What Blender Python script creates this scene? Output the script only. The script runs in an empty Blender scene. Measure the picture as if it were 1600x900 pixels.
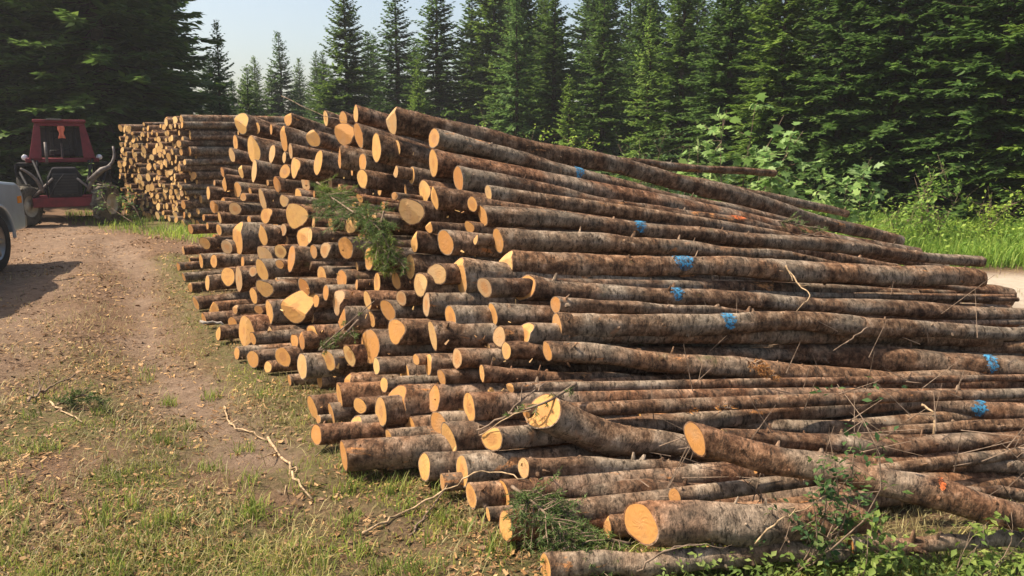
import bpy, math, random
import numpy as np
from mathutils import Vector, Matrix
random.seed(7); rng = np.random.default_rng(7)
PI = math.pi; R = math.radians
S = bpy.context.scene; COL = S.collection

# ------------------------------------------------------------------ camera, sky, sun, exposure
F = 1244.0; PITCH = R(10.25); CH = 1.7
cam = bpy.data.objects.new('camera', bpy.data.cameras.new('camera')); COL.objects.link(cam)
cam.location = (0, 0, CH); cam.rotation_euler = (PI/2 - PITCH, 0, 0)
cam.data.sensor_width = 36; cam.data.lens = F/1600*36; cam.data.clip_start = .05; cam.data.clip_end = 2000
S.camera = cam
SUN_EL = R(53); SUN_AZ = Vector((-1.0, 0.02, 0)).normalized()     # horizontal direction towards the sun
W = bpy.data.worlds.new('World'); S.world = W; W.use_nodes = True
nt = W.node_tree; bg = nt.nodes['Background']
sky = nt.nodes.new('ShaderNodeTexSky'); sky.sky_type = 'NISHITA'; sky.sun_disc = False
sky.sun_elevation = SUN_EL; sky.sun_rotation = math.atan2(SUN_AZ.x, SUN_AZ.y)
sky.air_density = 1.0; sky.dust_density = 3.0; sky.ozone_density = 1.0
tint = nt.nodes.new('ShaderNodeMix'); tint.data_type = 'RGBA'; tint.blend_type = 'MULTIPLY'; tint.inputs[0].default_value = 1
nt.links.new(sky.outputs[0], tint.inputs[6]); tint.inputs[7].default_value = (1.0, .95, .88, 1); nt.links.new(tint.outputs[2], bg.inputs[0]); bg.inputs[1].default_value = .125
sl = bpy.data.lights.new('sun', 'SUN'); sl.energy = 5.0; sl.angle = R(.6); sl.color = (1, .86, .68)
so = bpy.data.objects.new('sun', sl); COL.objects.link(so); so.location = (-20, -6, 20)
tosun = Vector((SUN_AZ.x*math.cos(SUN_EL), SUN_AZ.y*math.cos(SUN_EL), math.sin(SUN_EL)))
so.rotation_euler = tosun.to_track_quat('Z', 'Y').to_euler()
S.view_settings.view_transform = 'Standard'; S.view_settings.look = 'None'
S.view_settings.exposure = 0.84; S.view_settings.gamma = 1
S.cycles.max_bounces = 6; S.cycles.transparent_max_bounces = 8

# ------------------------------------------------------------------ helpers
FW = np.array([0, math.cos(PITCH), -math.sin(PITCH)]); UP = np.array([0, math.sin(PITCH), math.cos(PITCH)])
def ray(u, v): return np.array([(u-800)/F, 0, 0]) + UP*((450-v)/F) + FW
def P(u, v, y):
    d = ray(u, v); return np.array([0, 0, CH]) + d*(y/d[1])
def mpp(u, v, y): return y/ray(u, v)[1]/F
def ground_pt(u, v):
    d = ray(u, v); return np.array([0, 0, CH]) + d*(CH/-d[2])

def hashn(ix, iy, s):
    h = (ix*374761393 + iy*668265263 + s*974634777) & 0x7fffffff
    h = ((h ^ (h >> 13))*1274126177) & 0x7fffffff
    return ((h ^ (h >> 16)) & 0xffff)/65535.0
def vnoise(x, y, s=0):
    x = np.asarray(x, float); y = np.asarray(y, float)
    ix = np.floor(x).astype(np.int64); iy = np.floor(y).astype(np.int64)
    fx = x-ix; fy = y-iy; fx = fx*fx*(3-2*fx); fy = fy*fy*(3-2*fy)
    a = hashn(ix, iy, s); b = hashn(ix+1, iy, s); c = hashn(ix, iy+1, s); d = hashn(ix+1, iy+1, s)
    return (a*(1-fx)+b*fx)*(1-fy)+(c*(1-fx)+d*fx)*fy
def fbm(x, y, s=0, o=4):
    r = 0; a = .5; t = 0
    for k in range(o):
        r = r + a*vnoise(x*2**k, y*2**k, s+k); t += a; a *= .55
    return r/t

class MB:
    def __init__(s): s.v = []; s.f = []; s.m = []; s.n = 0
    def add(s, verts, faces, mi=0):
        b = s.n; s.v.extend([tuple(p) for p in verts]); s.n += len(verts)
        s.f.extend([tuple(i+b for i in f) for f in faces]); s.m.extend([mi]*len(faces))
    def box(s, c, d, rz=0, mi=0, M=None):
        M = M or Matrix.Rotation(rz, 3, 'Z'); vs = []
        for x in (-.5, .5):
            for y in (-.5, .5):
                for z in (-.5, .5):
                    vs.append(Vector(c) + M @ Vector((x*d[0], y*d[1], z*d[2])))
        s.add(vs, [(0,1,3,2),(4,6,7,5),(0,4,5,1),(2,3,7,6),(0,2,6,4),(1,5,7,3)], mi)
    def tube(s, pts, rad, n=6, mi=0, cap=True):
        pts = [Vector(p) for p in pts]; k = len(pts)
        if not hasattr(rad, '__len__'): rad = [rad]*k
        vs = []; ref = None
        for i, p in enumerate(pts):
            t = (pts[min(i+1, k-1)]-pts[max(i-1, 0)]).normalized()
            a = Vector((0, 0, 1)) if abs(t.z) < .92 else Vector((1, 0, 0))
            if ref is not None: a = ref
            x = a.cross(t)
            if x.length < 1e-4: x = Vector((1,0,0)).cross(t)
            x.normalize(); y = t.cross(x); ref = y if ref is not None or abs(t.z) >= .92 else a
            for j in range(n):
                q = 2*PI*j/n; vs.append(p + x*(math.cos(q)*rad[i]) + y*(math.sin(q)*rad[i]))
        fs = [(i*n+j, i*n+(j+1) % n, (i+1)*n+(j+1) % n, (i+1)*n+j) for i in range(k-1) for j in range(n)]
        if cap: fs += [tuple(range(n))[::-1], tuple((k-1)*n+j for j in range(n))]
        s.add(vs, fs, mi)
    def prism(s, prof, y0, y1, mi=0):      # profile in x,z extruded along y
        n = len(prof); vs = [(x, y0, z) for x, z in prof]+[(x, y1, z) for x, z in prof]
        fs = [(j, (j+1) % n, n+(j+1) % n, n+j) for j in range(n)] + [tuple(range(n))[::-1], tuple(range(n, 2*n))]
        s.add(vs, fs, mi)
    def lathe(s, prof, c, n=28, mi=0, axis='Y'):   # prof: (radius, offset along axis)
        vs = []
        for r_, o in prof:
            for j in range(n):
                q = 2*PI*j/n; p = (r_*math.cos(q), o, r_*math.sin(q)) if axis == 'Y' else ((o, r_*math.cos(q), r_*math.sin(q)) if axis == 'X' else (r_*math.cos(q), r_*math.sin(q), o))
                vs.append((p[0]+c[0], p[1]+c[1], p[2]+c[2]))
        k = len(prof)
        fs = [(i*n+j, i*n+(j+1) % n, (i+1)*n+(j+1) % n, (i+1)*n+j) for i in range(k-1) for j in range(n)]
        s.add(vs, fs, mi)
    def mesh(s, name, mats, smooth=False):
        me = bpy.data.meshes.new(name); me.from_pydata(s.v, [], s.f)
        for m in (mats if isinstance(mats, (list, tuple)) else [mats]): me.materials.append(m)
        if any(s.m): me.polygons.foreach_set('material_index', s.m)
        if smooth: me.polygons.foreach_set('use_smooth', [True]*len(me.polygons))
        me.update(); return me
    def build(s, name, mats, parent=None, smooth=False, bevel=0):
        o = bpy.data.objects.new(name, s.mesh(name, mats, smooth)); COL.objects.link(o)
        if parent: o.parent = parent
        if bevel:
            b = o.modifiers.new('b', 'BEVEL'); b.width = bevel; b.segments = 2; b.limit_method = 'ANGLE'; b.angle_limit = R(35)
        return o
def tri_mesh(name, V, Fc, mats, smooth=False, mi=None):
    V = np.asarray(V, np.float32); Fc = np.asarray(Fc, np.int32); k = Fc.shape[1]
    me = bpy.data.meshes.new(name); me.vertices.add(len(V)); me.vertices.foreach_set('co', V.ravel())
    me.loops.add(Fc.size); me.loops.foreach_set('vertex_index', Fc.ravel())
    me.polygons.add(len(Fc)); me.polygons.foreach_set('loop_start', np.arange(len(Fc), dtype=np.int32)*k)
    me.polygons.foreach_set('loop_total', np.full(len(Fc), k, np.int32))
    for m in (mats if isinstance(mats, (list, tuple)) else [mats]): me.materials.append(m)
    if mi is not None: me.polygons.foreach_set('material_index', np.asarray(mi, np.int32))
    if smooth: me.polygons.foreach_set('use_smooth', [True]*len(me.polygons))
    me.update(); me.validate(); return me
def link(name, me, parent=None):
    o = bpy.data.objects.new(name, me); COL.objects.link(o)
    if parent: o.parent = parent
    return o
def tag(o, label=None, cat=None, group=None, kind=None):
    if label: o['label'] = label
    if cat: o['category'] = cat
    if group: o['group'] = group
    if kind: o['kind'] = kind
    return o
def empty(name, loc=(0,0,0), rz=0):
    o = bpy.data.objects.new(name, None); COL.objects.link(o); o.location = loc; o.rotation_euler = (0, 0, rz); o.empty_display_size = .1
    return o

# ------------------------------------------------------------------ materials
def newmat(name, rough=.8, spec=.3):
    m = bpy.data.materials.new(name); m.use_nodes = True; b = m.node_tree.nodes['Principled BSDF']
    b.inputs['Roughness'].default_value = rough; b.inputs['Specular IOR Level'].default_value = spec
    return m, m.node_tree, b
class NG:
    def __init__(s, t): s.t = t
    def n(s, typ, **kw):
        x = s.t.nodes.new(typ)
        for k, v in kw.items(): setattr(x, k, v)
        return x
    def l(s, a, b): s.t.links.new(a, b)
    def noise(s, vec, scale, detail=4, rough=.55, dist=0):
        x = s.n('ShaderNodeTexNoise'); x.inputs['Scale'].default_value = scale; x.inputs['Detail'].default_value = detail
        x.inputs['Roughness'].default_value = rough; x.inputs['Distortion'].default_value = dist
        if vec is not None: s.l(vec, x.inputs['Vector'])
        return x.outputs['Fac']
    def mapping(s, vec, sc=(1,1,1), loc=(0,0,0)):
        x = s.n('ShaderNodeMapping'); x.inputs['Scale'].default_value = sc; x.inputs['Location'].default_value = loc; s.l(vec, x.inputs['Vector']); return x.outputs[0]
    def ramp(s, fac, stops):
        x = s.n('ShaderNodeValToRGB'); e = x.color_ramp.elements
        while len(e) < len(stops): e.new(.5)
        for k, (p, c) in enumerate(stops):
            e[k].position = p; e[k].color = (*c, 1) if hasattr(c, '__len__') else (c, c, c, 1)
        s.l(fac, x.inputs[0]); return x.outputs[0]
    def mix(s, f, a, b, mode='MIX'):
        x = s.n('ShaderNodeMix', data_type='RGBA', blend_type=mode)
        for i, q in ((0, f), (6, a), (7, b)):
            if hasattr(q, 'is_linked'): s.l(q, x.inputs[i])
            elif hasattr(q, '__len__'): x.inputs[i].default_value = (*q, 1)
            else: x.inputs[i].default_value = q
        return x.outputs[2]
    def math(s, op, a, b=0, c=0, clamp=False):
        x = s.n('ShaderNodeMath', operation=op, use_clamp=clamp)
        for i, q in ((0, a), (1, b), (2, c)):
            if hasattr(q, 'is_linked'): s.l(q, x.inputs[i])
            else: x.inputs[i].default_value = q
        return x.outputs[0]
    def bump(s, h, b, strength=.5, dist=.01):
        x = s.n('ShaderNodeBump'); x.inputs['Strength'].default_value = strength; x.inputs['Distance'].default_value = dist
        s.l(h, x.inputs['Height']); s.l(x.outputs[0], b.inputs['Normal'])
def offs_coord(g, world=False):
    tc = g.n('ShaderNodeTexCoord'); oi = g.n('ShaderNodeObjectInfo')
    add = g.n('ShaderNodeVectorMath', operation='MULTIPLY_ADD')
    cmb = g.n('ShaderNodeCombineXYZ'); 
    for i in range(3): g.l(oi.outputs['Random'], cmb.inputs[i])
    g.l(cmb.outputs[0], add.inputs[0]); add.inputs[1].default_value = (57, 31, 83); g.l(tc.outputs['Object'], add.inputs[2])
    return add.outputs[0], oi.outputs['Random'], tc.outputs['Object']

def bark_material(name, cool=0.0):
    m, t, b = newmat(name, .9, .12); g = NG(t); co, rnd, ob = offs_coord(g)
    big = g.noise(co, 2.2, 3, .6); mid = g.noise(co, 13, 6, .75)
    # bark plates: rows of small scales round the stem
    ring = g.noise(g.mapping(co, (42, 16, 16)), 1.0, 4, .8)
    base = g.ramp(mid, [(.31, (.022, .013, .009)), (.44, (.10, .060, .038)), (.56, (.225, .145, .093)), (.69, (.44, .325, .235))])
    tint = g.ramp(rnd, [(0, (1.1, .86, .72)), (.3, (.98, .95, .90)), (.55, (.72, .62, .56)), (.8, (1.1, 1.06, .98)), (1, (1.18, .96, .78))])
    base = g.mix(1.0, base, tint, 'MULTIPLY')
    base = g.mix(g.ramp(big, [(.46, 0), (.64, .68)]), base, g.ramp(mid, [(.3, (.10, .085, .065)), (.5, (.265, .225, .17)), (.7, (.43, .38, .30))]))                     # grey lichened skin
    base = g.mix(g.ramp(g.noise(co, 4.5, 4, .7, .4), [(.63, 0), (.72, .65)]), base, (.36, .19, .10))  # reddish underbark
    base = g.mix(g.ramp(g.noise(g.mapping(co, (3, 9, 9)), 1.0, 5, .7, .6), [(.635, 0), (.69, 1)]), base, (.48, .22, .085))  # scraped patches
    base = g.mix(g.ramp(ring, [(.36, .9), (.50, 0)]), base, (.030, .022, .016))
    moss = g.ramp(g.noise(co, 3.1, 4, .7), [(.66, 0), (.78, .6)])
    base = g.mix(moss, base, (.14, .15, .06))
    g.l(base, b.inputs['Base Color'])
    g.bump(g.math('ADD', ring, mid), b, .9, .012)
    return m
def wood_material(name):
    m, t, b = newmat(name, .75, .2); g = NG(t); co, rnd, ob = offs_coord(g)
    sp = g.n('ShaderNodeSeparateXYZ'); g.l(ob, sp.inputs[0])
    wob = g.noise(co, 9, 3)
    r2 = g.math('SQRT', g.math('ADD', g.math('MULTIPLY', sp.outputs[1], sp.outputs[1]), g.math('MULTIPLY', sp.outputs[2], sp.outputs[2])))
    r2 = g.math('ADD', r2, g.math('MULTIPLY', wob, .022))
    rings = g.math('SINE', g.math('MULTIPLY', r2, 620))
    base = g.ramp(rnd, [(0, (.44, .215, .062)), (.2, (.54, .30, .095)), (.4, (.34, .15, .042)), (.55, (.47, .24, .07)), (.7, (.58, .37, .14)), (.82, (.33, .22, .12)), (.92, (.52, .31, .10)), (1, (.40, .21, .065))])
    base = g.mix(g.ramp(rings, [(.2, 0), (.95, .30)]), base, (.42, .22, .085))
    base = g.mix(g.ramp(r2, [(.012, .55), (.045, 0)]), base, (.44, .23, .09))
    base = g.mix(g.ramp(g.noise(co, 14, 5, .7), [(.45, 0), (.72, .55)]), base, (.38, .185, .07))
    base = g.mix(g.ramp(g.noise(co, 26, 3, .6), [(.62, 0), (.72, .55)]), base, (.22, .12, .06))
    hm_ = g.math('MULTIPLY', g.ramp(r2, [(.040, 1), (.052, 0)]), g.ramp(g.math('FRACT', g.math('MULTIPLY', rnd, 7.0)), [(.62, 0), (.66, .6)])); base = g.mix(hm_, base, (.33, .155, .055))
    an = g.math('ARCTAN2', sp.outputs[2], sp.outputs[1]); cc_ = g.n('ShaderNodeCombineXYZ'); g.l(g.math('MULTIPLY', an, 5.0), cc_.inputs[0]); g.l(g.math('MULTIPLY', rnd, 40), cc_.inputs[1]); g.l(g.math('MULTIPLY', r2, 6), cc_.inputs[2])
    chk = g.ramp(g.noise(cc_.outputs[0], 1.0, 3, .7), [(.27, .75), (.33, 0)])
    base = g.mix(chk, base, (.10, .055, .03))
    grey = g.ramp(g.noise(co, 6, 3, .6), [(.5, 0), (.75, .45)]); base = g.mix(grey, base, (.30, .23, .16))
    g.l(base, b.inputs['Base Color'])
    cut = g.noise(g.mapping(co, (60, 260, 30)), 1.0, 3, .7)
    g.bump(cut, b, .4, .004)
    return m
BARK = bark_material('bark'); WOOD = wood_material('sawn_wood')
def simple(name, colr, rough=.6, spec=.4, metal=0, var=.15, scale=8):
    m, t, b = newmat(name, rough, spec); g = NG(t); co, rnd, ob = offs_coord(g)
    d = tuple(c*(1-var*2.2) for c in colr); l = tuple(min(1, c*(1+var)) for c in colr)
    g.l(g.ramp(g.noise(co, scale, 5, .65), [(.3, d), (.55, colr), (.8, l)]), b.inputs['Base Color'])
    b.inputs['Metallic'].default_value = metal; return m
BLUE = simple('blue_marking_paint', (.055, .24, .42), .7, .2, 0, .35, 30)
ORANGE_P = simple('orange_marking_paint', (.72, .18, .05), .6, .3, 0, .25, 40)
def feather(m, sc=60):
    t = m.node_tree; g = NG(t); b = t.nodes['Principled BSDF']; co, rnd, ob = offs_coord(g)
    g.l(g.ramp(g.noise(co, sc, 5, .8), [(.40, 0), (.56, 1)]), b.inputs['Alpha']); m.surface_render_method = 'DITHERED'
feather(BLUE); feather(ORANGE_P)
TWIG = simple('dead_twig_bark', (.22, .16, .115), .9, .1, 0, .35, 20)
PALE = simple('peeled_stick', (.42, .30, .18), .85, .15, 0, .38, 30)

def leaf_material(name, a, b_, c, trans=.35, obj_var=.25, rough=.6):
    m, t, b = newmat(name, rough, .25); g = NG(t); co, rnd, ob = offs_coord(g)
    geo = g.n('ShaderNodeNewGeometry')
    isl = g.ramp(geo.outputs['Random Per Island'], [(0, a), (.5, b_), (1, c)])
    clump = g.ramp(g.noise(co, .9, 3, .6), [(.3, tuple(1-obj_var for _ in range(3))), (.7, (1+obj_var*1.2, 1+obj_var, 1-obj_var*.2))])
    isl = g.mix(1.0, isl, clump, 'MULTIPLY')
    per = g.ramp(rnd, [(0, (.78, .86, .90)), (.35, (.95, 1.0, 1.0)), (.7, (1.1, 1.08, .95)), (1, (1.5, 1.4, .95))])
    isl = g.mix(1.0, isl, per, 'MULTIPLY')
    g.l(isl, b.inputs['Base Color'])
    if trans:
        tr = g.n('ShaderNodeBsdfTranslucent'); g.l(isl, tr.inputs[0]); mx = g.n('ShaderNodeMixShader'); mx.inputs[0].default_value = trans
        out = [x for x in t.nodes if x.type == 'OUTPUT_MATERIAL'][0]
        g.l(b.outputs[0], mx.inputs[1]); g.l(tr.outputs[0], mx.inputs[2]); g.l(mx.outputs[0], out.inputs[0])
    return m
NEEDLE = leaf_material('conifer_needles', (.052, .105, .030), (.092, .17, .046), (.15, .235, .068), .45)
NEEDLE_P = leaf_material('young_conifer_needles', (.08, .15, .05), (.125, .22, .07), (.19, .29, .095), .45)
LEAF = leaf_material('broad_leaves', (.10, .20, .04), (.19, .31, .06), (.32, .43, .12), .45)
LEAF_P = leaf_material('pale_maple_leaves', (.17, .29, .09), (.27, .40, .14), (.40, .52, .25), .45)
LEAF_D = leaf_material('dark_shrub_leaves', (.035, .085, .035), (.07, .14, .05), (.13, .18, .06), .4)
GRASSM = leaf_material('grass_blades', (.10, .16, .03), (.20, .26, .05), (.40, .38, .13), .45)
DRYG = leaf_material('dry_grass', (.24, .18, .08), (.38, .31, .15), (.48, .42, .24), .25)

# ------------------------------------------------------------------ ground
def seg_dist(x, y, pts):
    d = np.full(np.shape(x), 1e9)
    for (x0, y0), (x1, y1) in zip(pts[:-1], pts[1:]):
        dx, dy = x1-x0, y1-y0; t = np.clip(((x-x0)*dx+(y-y0)*dy)/(dx*dx+dy*dy), 0, 1)
        d = np.minimum(d, np.hypot(x-(x0+t*dx), y-(y0+t*dy)))
    return d
def gp(u, v): q = ground_pt(u, v); return (q[0], q[1])
TRACK = [gp(170, 375), gp(215, 420), gp(225, 480), gp(235, 540), gp(300, 610), gp(390, 700)]
BASE = [(.35, 2.6), gp(845, 885), gp(640, 760), gp(490, 695), gp(420, 610), gp(350, 535), gp(290, 440), gp(275, 400)]
def gz(x, y):
    near = np.exp(-((np.asarray(y)-7)/16.0)**2)
    z = (fbm(x*.9, y*.9, 3)-.5)*.10 + (fbm(x*4, y*4, 9, 3)-.5)*.05*near
    z = z - .06*np.exp(-(seg_dist(x, y, TRACK)/.33)**2) + .03*np.exp(-((seg_dist(x, y, TRACK)-.62)/.22)**2) - .035*np.exp(-((seg_dist(x, y, TRACK)-1.5)/.2)**2)*vnoise(x, y, 5)
    pile = 1/(1+np.exp(-((x-(.35-.605*(y-2.6)))-.1)*5))
    return z*(1-.8*pile) - .01
def masks(x, y):
    w = (fbm(x*1.3, y*1.3, 21)-.5)*1.1
    tr = np.clip(1.1-(seg_dist(x, y, TRACK)+w*.5)/.34, 0, 1)
    tr = np.maximum(tr, .75*np.clip(1.2-(seg_dist(x, y, [gp(120, 350), gp(60, 430), gp(-200, 600)])+w)/1.0, 0, 1))
    bd = seg_dist(x, y, BASE)
    gr = np.clip(1.3-(bd+w*.5)/.42, 0, 1)*.75
    g2 = np.clip((fbm(x*1.3+5, y*1.3, 33)-.36)*6, 0, 1)*np.clip((-x-.1)/1.0, 0, 1)*np.clip((7.2-y)/3.2, 0, 1)
    g3 = np.clip(1.2-seg_dist(x, y, [gp(100, 625), gp(150, 622)])/.28, 0, 1)
    g4 = np.clip(1.2-seg_dist(x, y, [gp(215, 350), gp(330, 362)])/.9, 0, 1)
    nearg = np.clip((3.55-y)/.5, 0, 1)*np.clip(fbm(x*2, y*2, 51)*2-.5, 0, 1)
    right = np.clip((x-(4.6-(y-9)*.25))*.8, 0, 1)*np.clip((y-10.6+w*.4)*1.5, 0, 1)
    frontr = np.clip((x-.2)*2, 0, 1)*np.clip((3.6-y)*2, 0, 1)
    back = np.clip((y-14)/3, 0, 1)*np.clip((x+6.5)/2, 0, 1)
    far = np.clip((y-24)/4, 0, 1)*.8
    gr = np.maximum.reduce([gr*(1-tr), g2*(1-tr), g3, g4, nearg*.95, right, frontr, back, far])
    sand = np.clip((x-4.8)*1.2, 0, 1)*np.clip((10.8-y+w*.3)*1.5, 0, 1)*np.clip((y-5)*1, 0, 1)
    return np.clip(tr, 0, 1), np.clip(gr, 0, 1), sand
xs = np.concatenate([-np.geomspace(400, 13.5, 26), np.arange(-13.4, 12, .09), np.geomspace(12.1, 400, 26)])
ys = np.concatenate([[-60, -30, -15, -7, -3, 0, 1, 1.6], np.arange(2.0, 9, .06), np.arange(9, 24, .14), np.geomspace(24.2, 500, 34)])
X, Y = np.meshgrid(xs, ys); Z = gz(X, Y)
V = np.stack([X, Y, Z], -1).reshape(-1, 3); nx, ny = len(xs), len(ys)
ii, jj = np.meshgrid(np.arange(nx-1), np.arange(ny-1)); a = (jj*nx+ii).ravel()
Fq = np.stack([a, a+1, a+nx+1, a+nx], -1)
def ground_material():
    m, t, b = newmat('forest_ground', .95, .1); g = NG(t)
    tc = g.n('ShaderNodeTexCoord').outputs['Object']
    at = g.n('ShaderNodeAttribute'); at.attribute_name = 'masks'; sp = g.n('ShaderNodeSeparateColor'); g.l(at.outputs['Color'], sp.inputs[0])
    n1 = g.noise(tc, 7, 8, .75); n2 = g.noise(tc, 38, 6, .8); n3 = g.noise(tc, 2.1, 5, .7)
    soil = g.ramp(n2, [(.25, (.04, .025, .016)), (.45, (.125, .078, .05)), (.6, (.22, .145, .095)), (.8, (.42, .30, .205))])
    soil = g.mix(g.ramp(n1, [(.4, 0), (.65, .7)]), soil, (.25, .16, .10))
    soil = g.mix(g.ramp(n3, [(.45, 0), (.65, .55)]), soil, (.20, .12, .07))
    trk = g.ramp(n1, [(.3, (.17, .118, .083)), (.6, (.31, .225, .16)), (.8, (.43, .33, .245))])
    c = g.mix(g.math('MULTIPLY', sp.outputs[0], g.ramp(n2, [(.3, .45), (.6, 1.0)]), 0, True), soil, trk)
    gc = g.ramp(n2, [(.3, (.05, .06, .02)), (.55, (.12, .135, .045)), (.8, (.26, .25, .11))])
    gf = g.math('MULTIPLY', sp.outputs[1], g.ramp(g.noise(tc, 16, 5, .7), [(.35, .15), (.6, 1)]))
    c = g.mix(gf, c, gc)
    c = g.mix(sp.outputs[2], c, g.ramp(n1, [(.3, (.42, .35, .27)), (.7, (.58, .50, .40))]))
    g.l(c, b.inputs['Base Color']); g.bump(g.math('ADD', n1, n2), b, .9, .035); return m
me = tri_mesh('ground', V, Fq, ground_material(), True)
tr_, gr_, sa_ = masks(V[:, 0], V[:, 1])
ca = me.color_attributes.new('masks', 'FLOAT_COLOR', 'POINT')
ca.data.foreach_set('color', np.stack([tr_, gr_, sa_, np.ones(len(V))], -1).astype(np.float32).ravel())
tag(link('ground', me), kind='structure')

# ------------------------------------------------------------------ logs
CP = [(845,880,3.2),(785,775,3.5),(490,690,4.5),(490,640,4.7),(640,740,3.95),(350,530,6.8),(285,425,10.2),(320,480,8.2),(365,185,10.4),(410,250,9.7),
      (450,350,7.7),(480,480,6.1),(600,520,5.0),(700,490,4.75),(860,510,4.55),(850,640,3.75),(1090,685,3.35),(1000,820,3.2),(800,445,5.0),
      (780,375,5.4),(740,330,5.7),(710,280,6.1),(675,220,6.4),(610,190,6.8),(580,230,6.9),(500,250,7.8),(556,178,7.3),(753,583,4.25),(570,545,4.95),
      (540,390,6.2),(630,355,5.8),(450,186,9.0),(466,168,9.3),(410,420,7.4),(340,400,9.0),(620,630,4.4),(685,665,4.1),(720,735,3.75),(945,824,3.38)]
A_ = np.array(CP, float); n_ = len(CP); cx = A_[:, :2]/400
def tpsk(d): return np.where(d > 1e-9, d*d*np.log(np.maximum(d, 1e-9)), 0)
K = tpsk(np.linalg.norm(cx[:, None]-cx[None], axis=2)) + np.eye(n_)*.012
Q = np.hstack([np.ones((n_, 1)), cx]); L_ = np.block([[K, Q], [Q.T, np.zeros((3, 3))]])
wt = np.linalg.solve(L_, np.concatenate([np.log(A_[:, 2]), np.zeros(3)]))
def face_depth(u, v):
    p = np.array([u, v])/400; k = tpsk(np.linalg.norm(cx-p, axis=1))
    return float(np.exp(k @ wt[:n_] + wt[n_] + wt[n_+1:] @ p))

def catmull(pts, n):
    pts = np.asarray(pts, float); m = len(pts); s = np.concatenate([[0], np.cumsum(np.linalg.norm(np.diff(pts[:, :3], axis=0), axis=1))])
    t = np.linspace(0, s[-1], n); out = []
    ext = np.vstack([2*pts[0]-pts[1], pts, 2*pts[-1]-pts[-2]])
    for q in t:
        i = min(max(np.searchsorted(s, q)-1, 0), m-2); w = (q-s[i])/(s[i+1]-s[i])
        p0, p1, p2, p3 = ext[i], ext[i+1], ext[i+2], ext[i+3]
        out.append(.5*((2*p1)+(-p0+p2)*w+(2*p0-5*p1+4*p2-p3)*w*w+(-p0+3*p1-3*p2+p3)*w**3))
    return np.array(out), t

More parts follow.
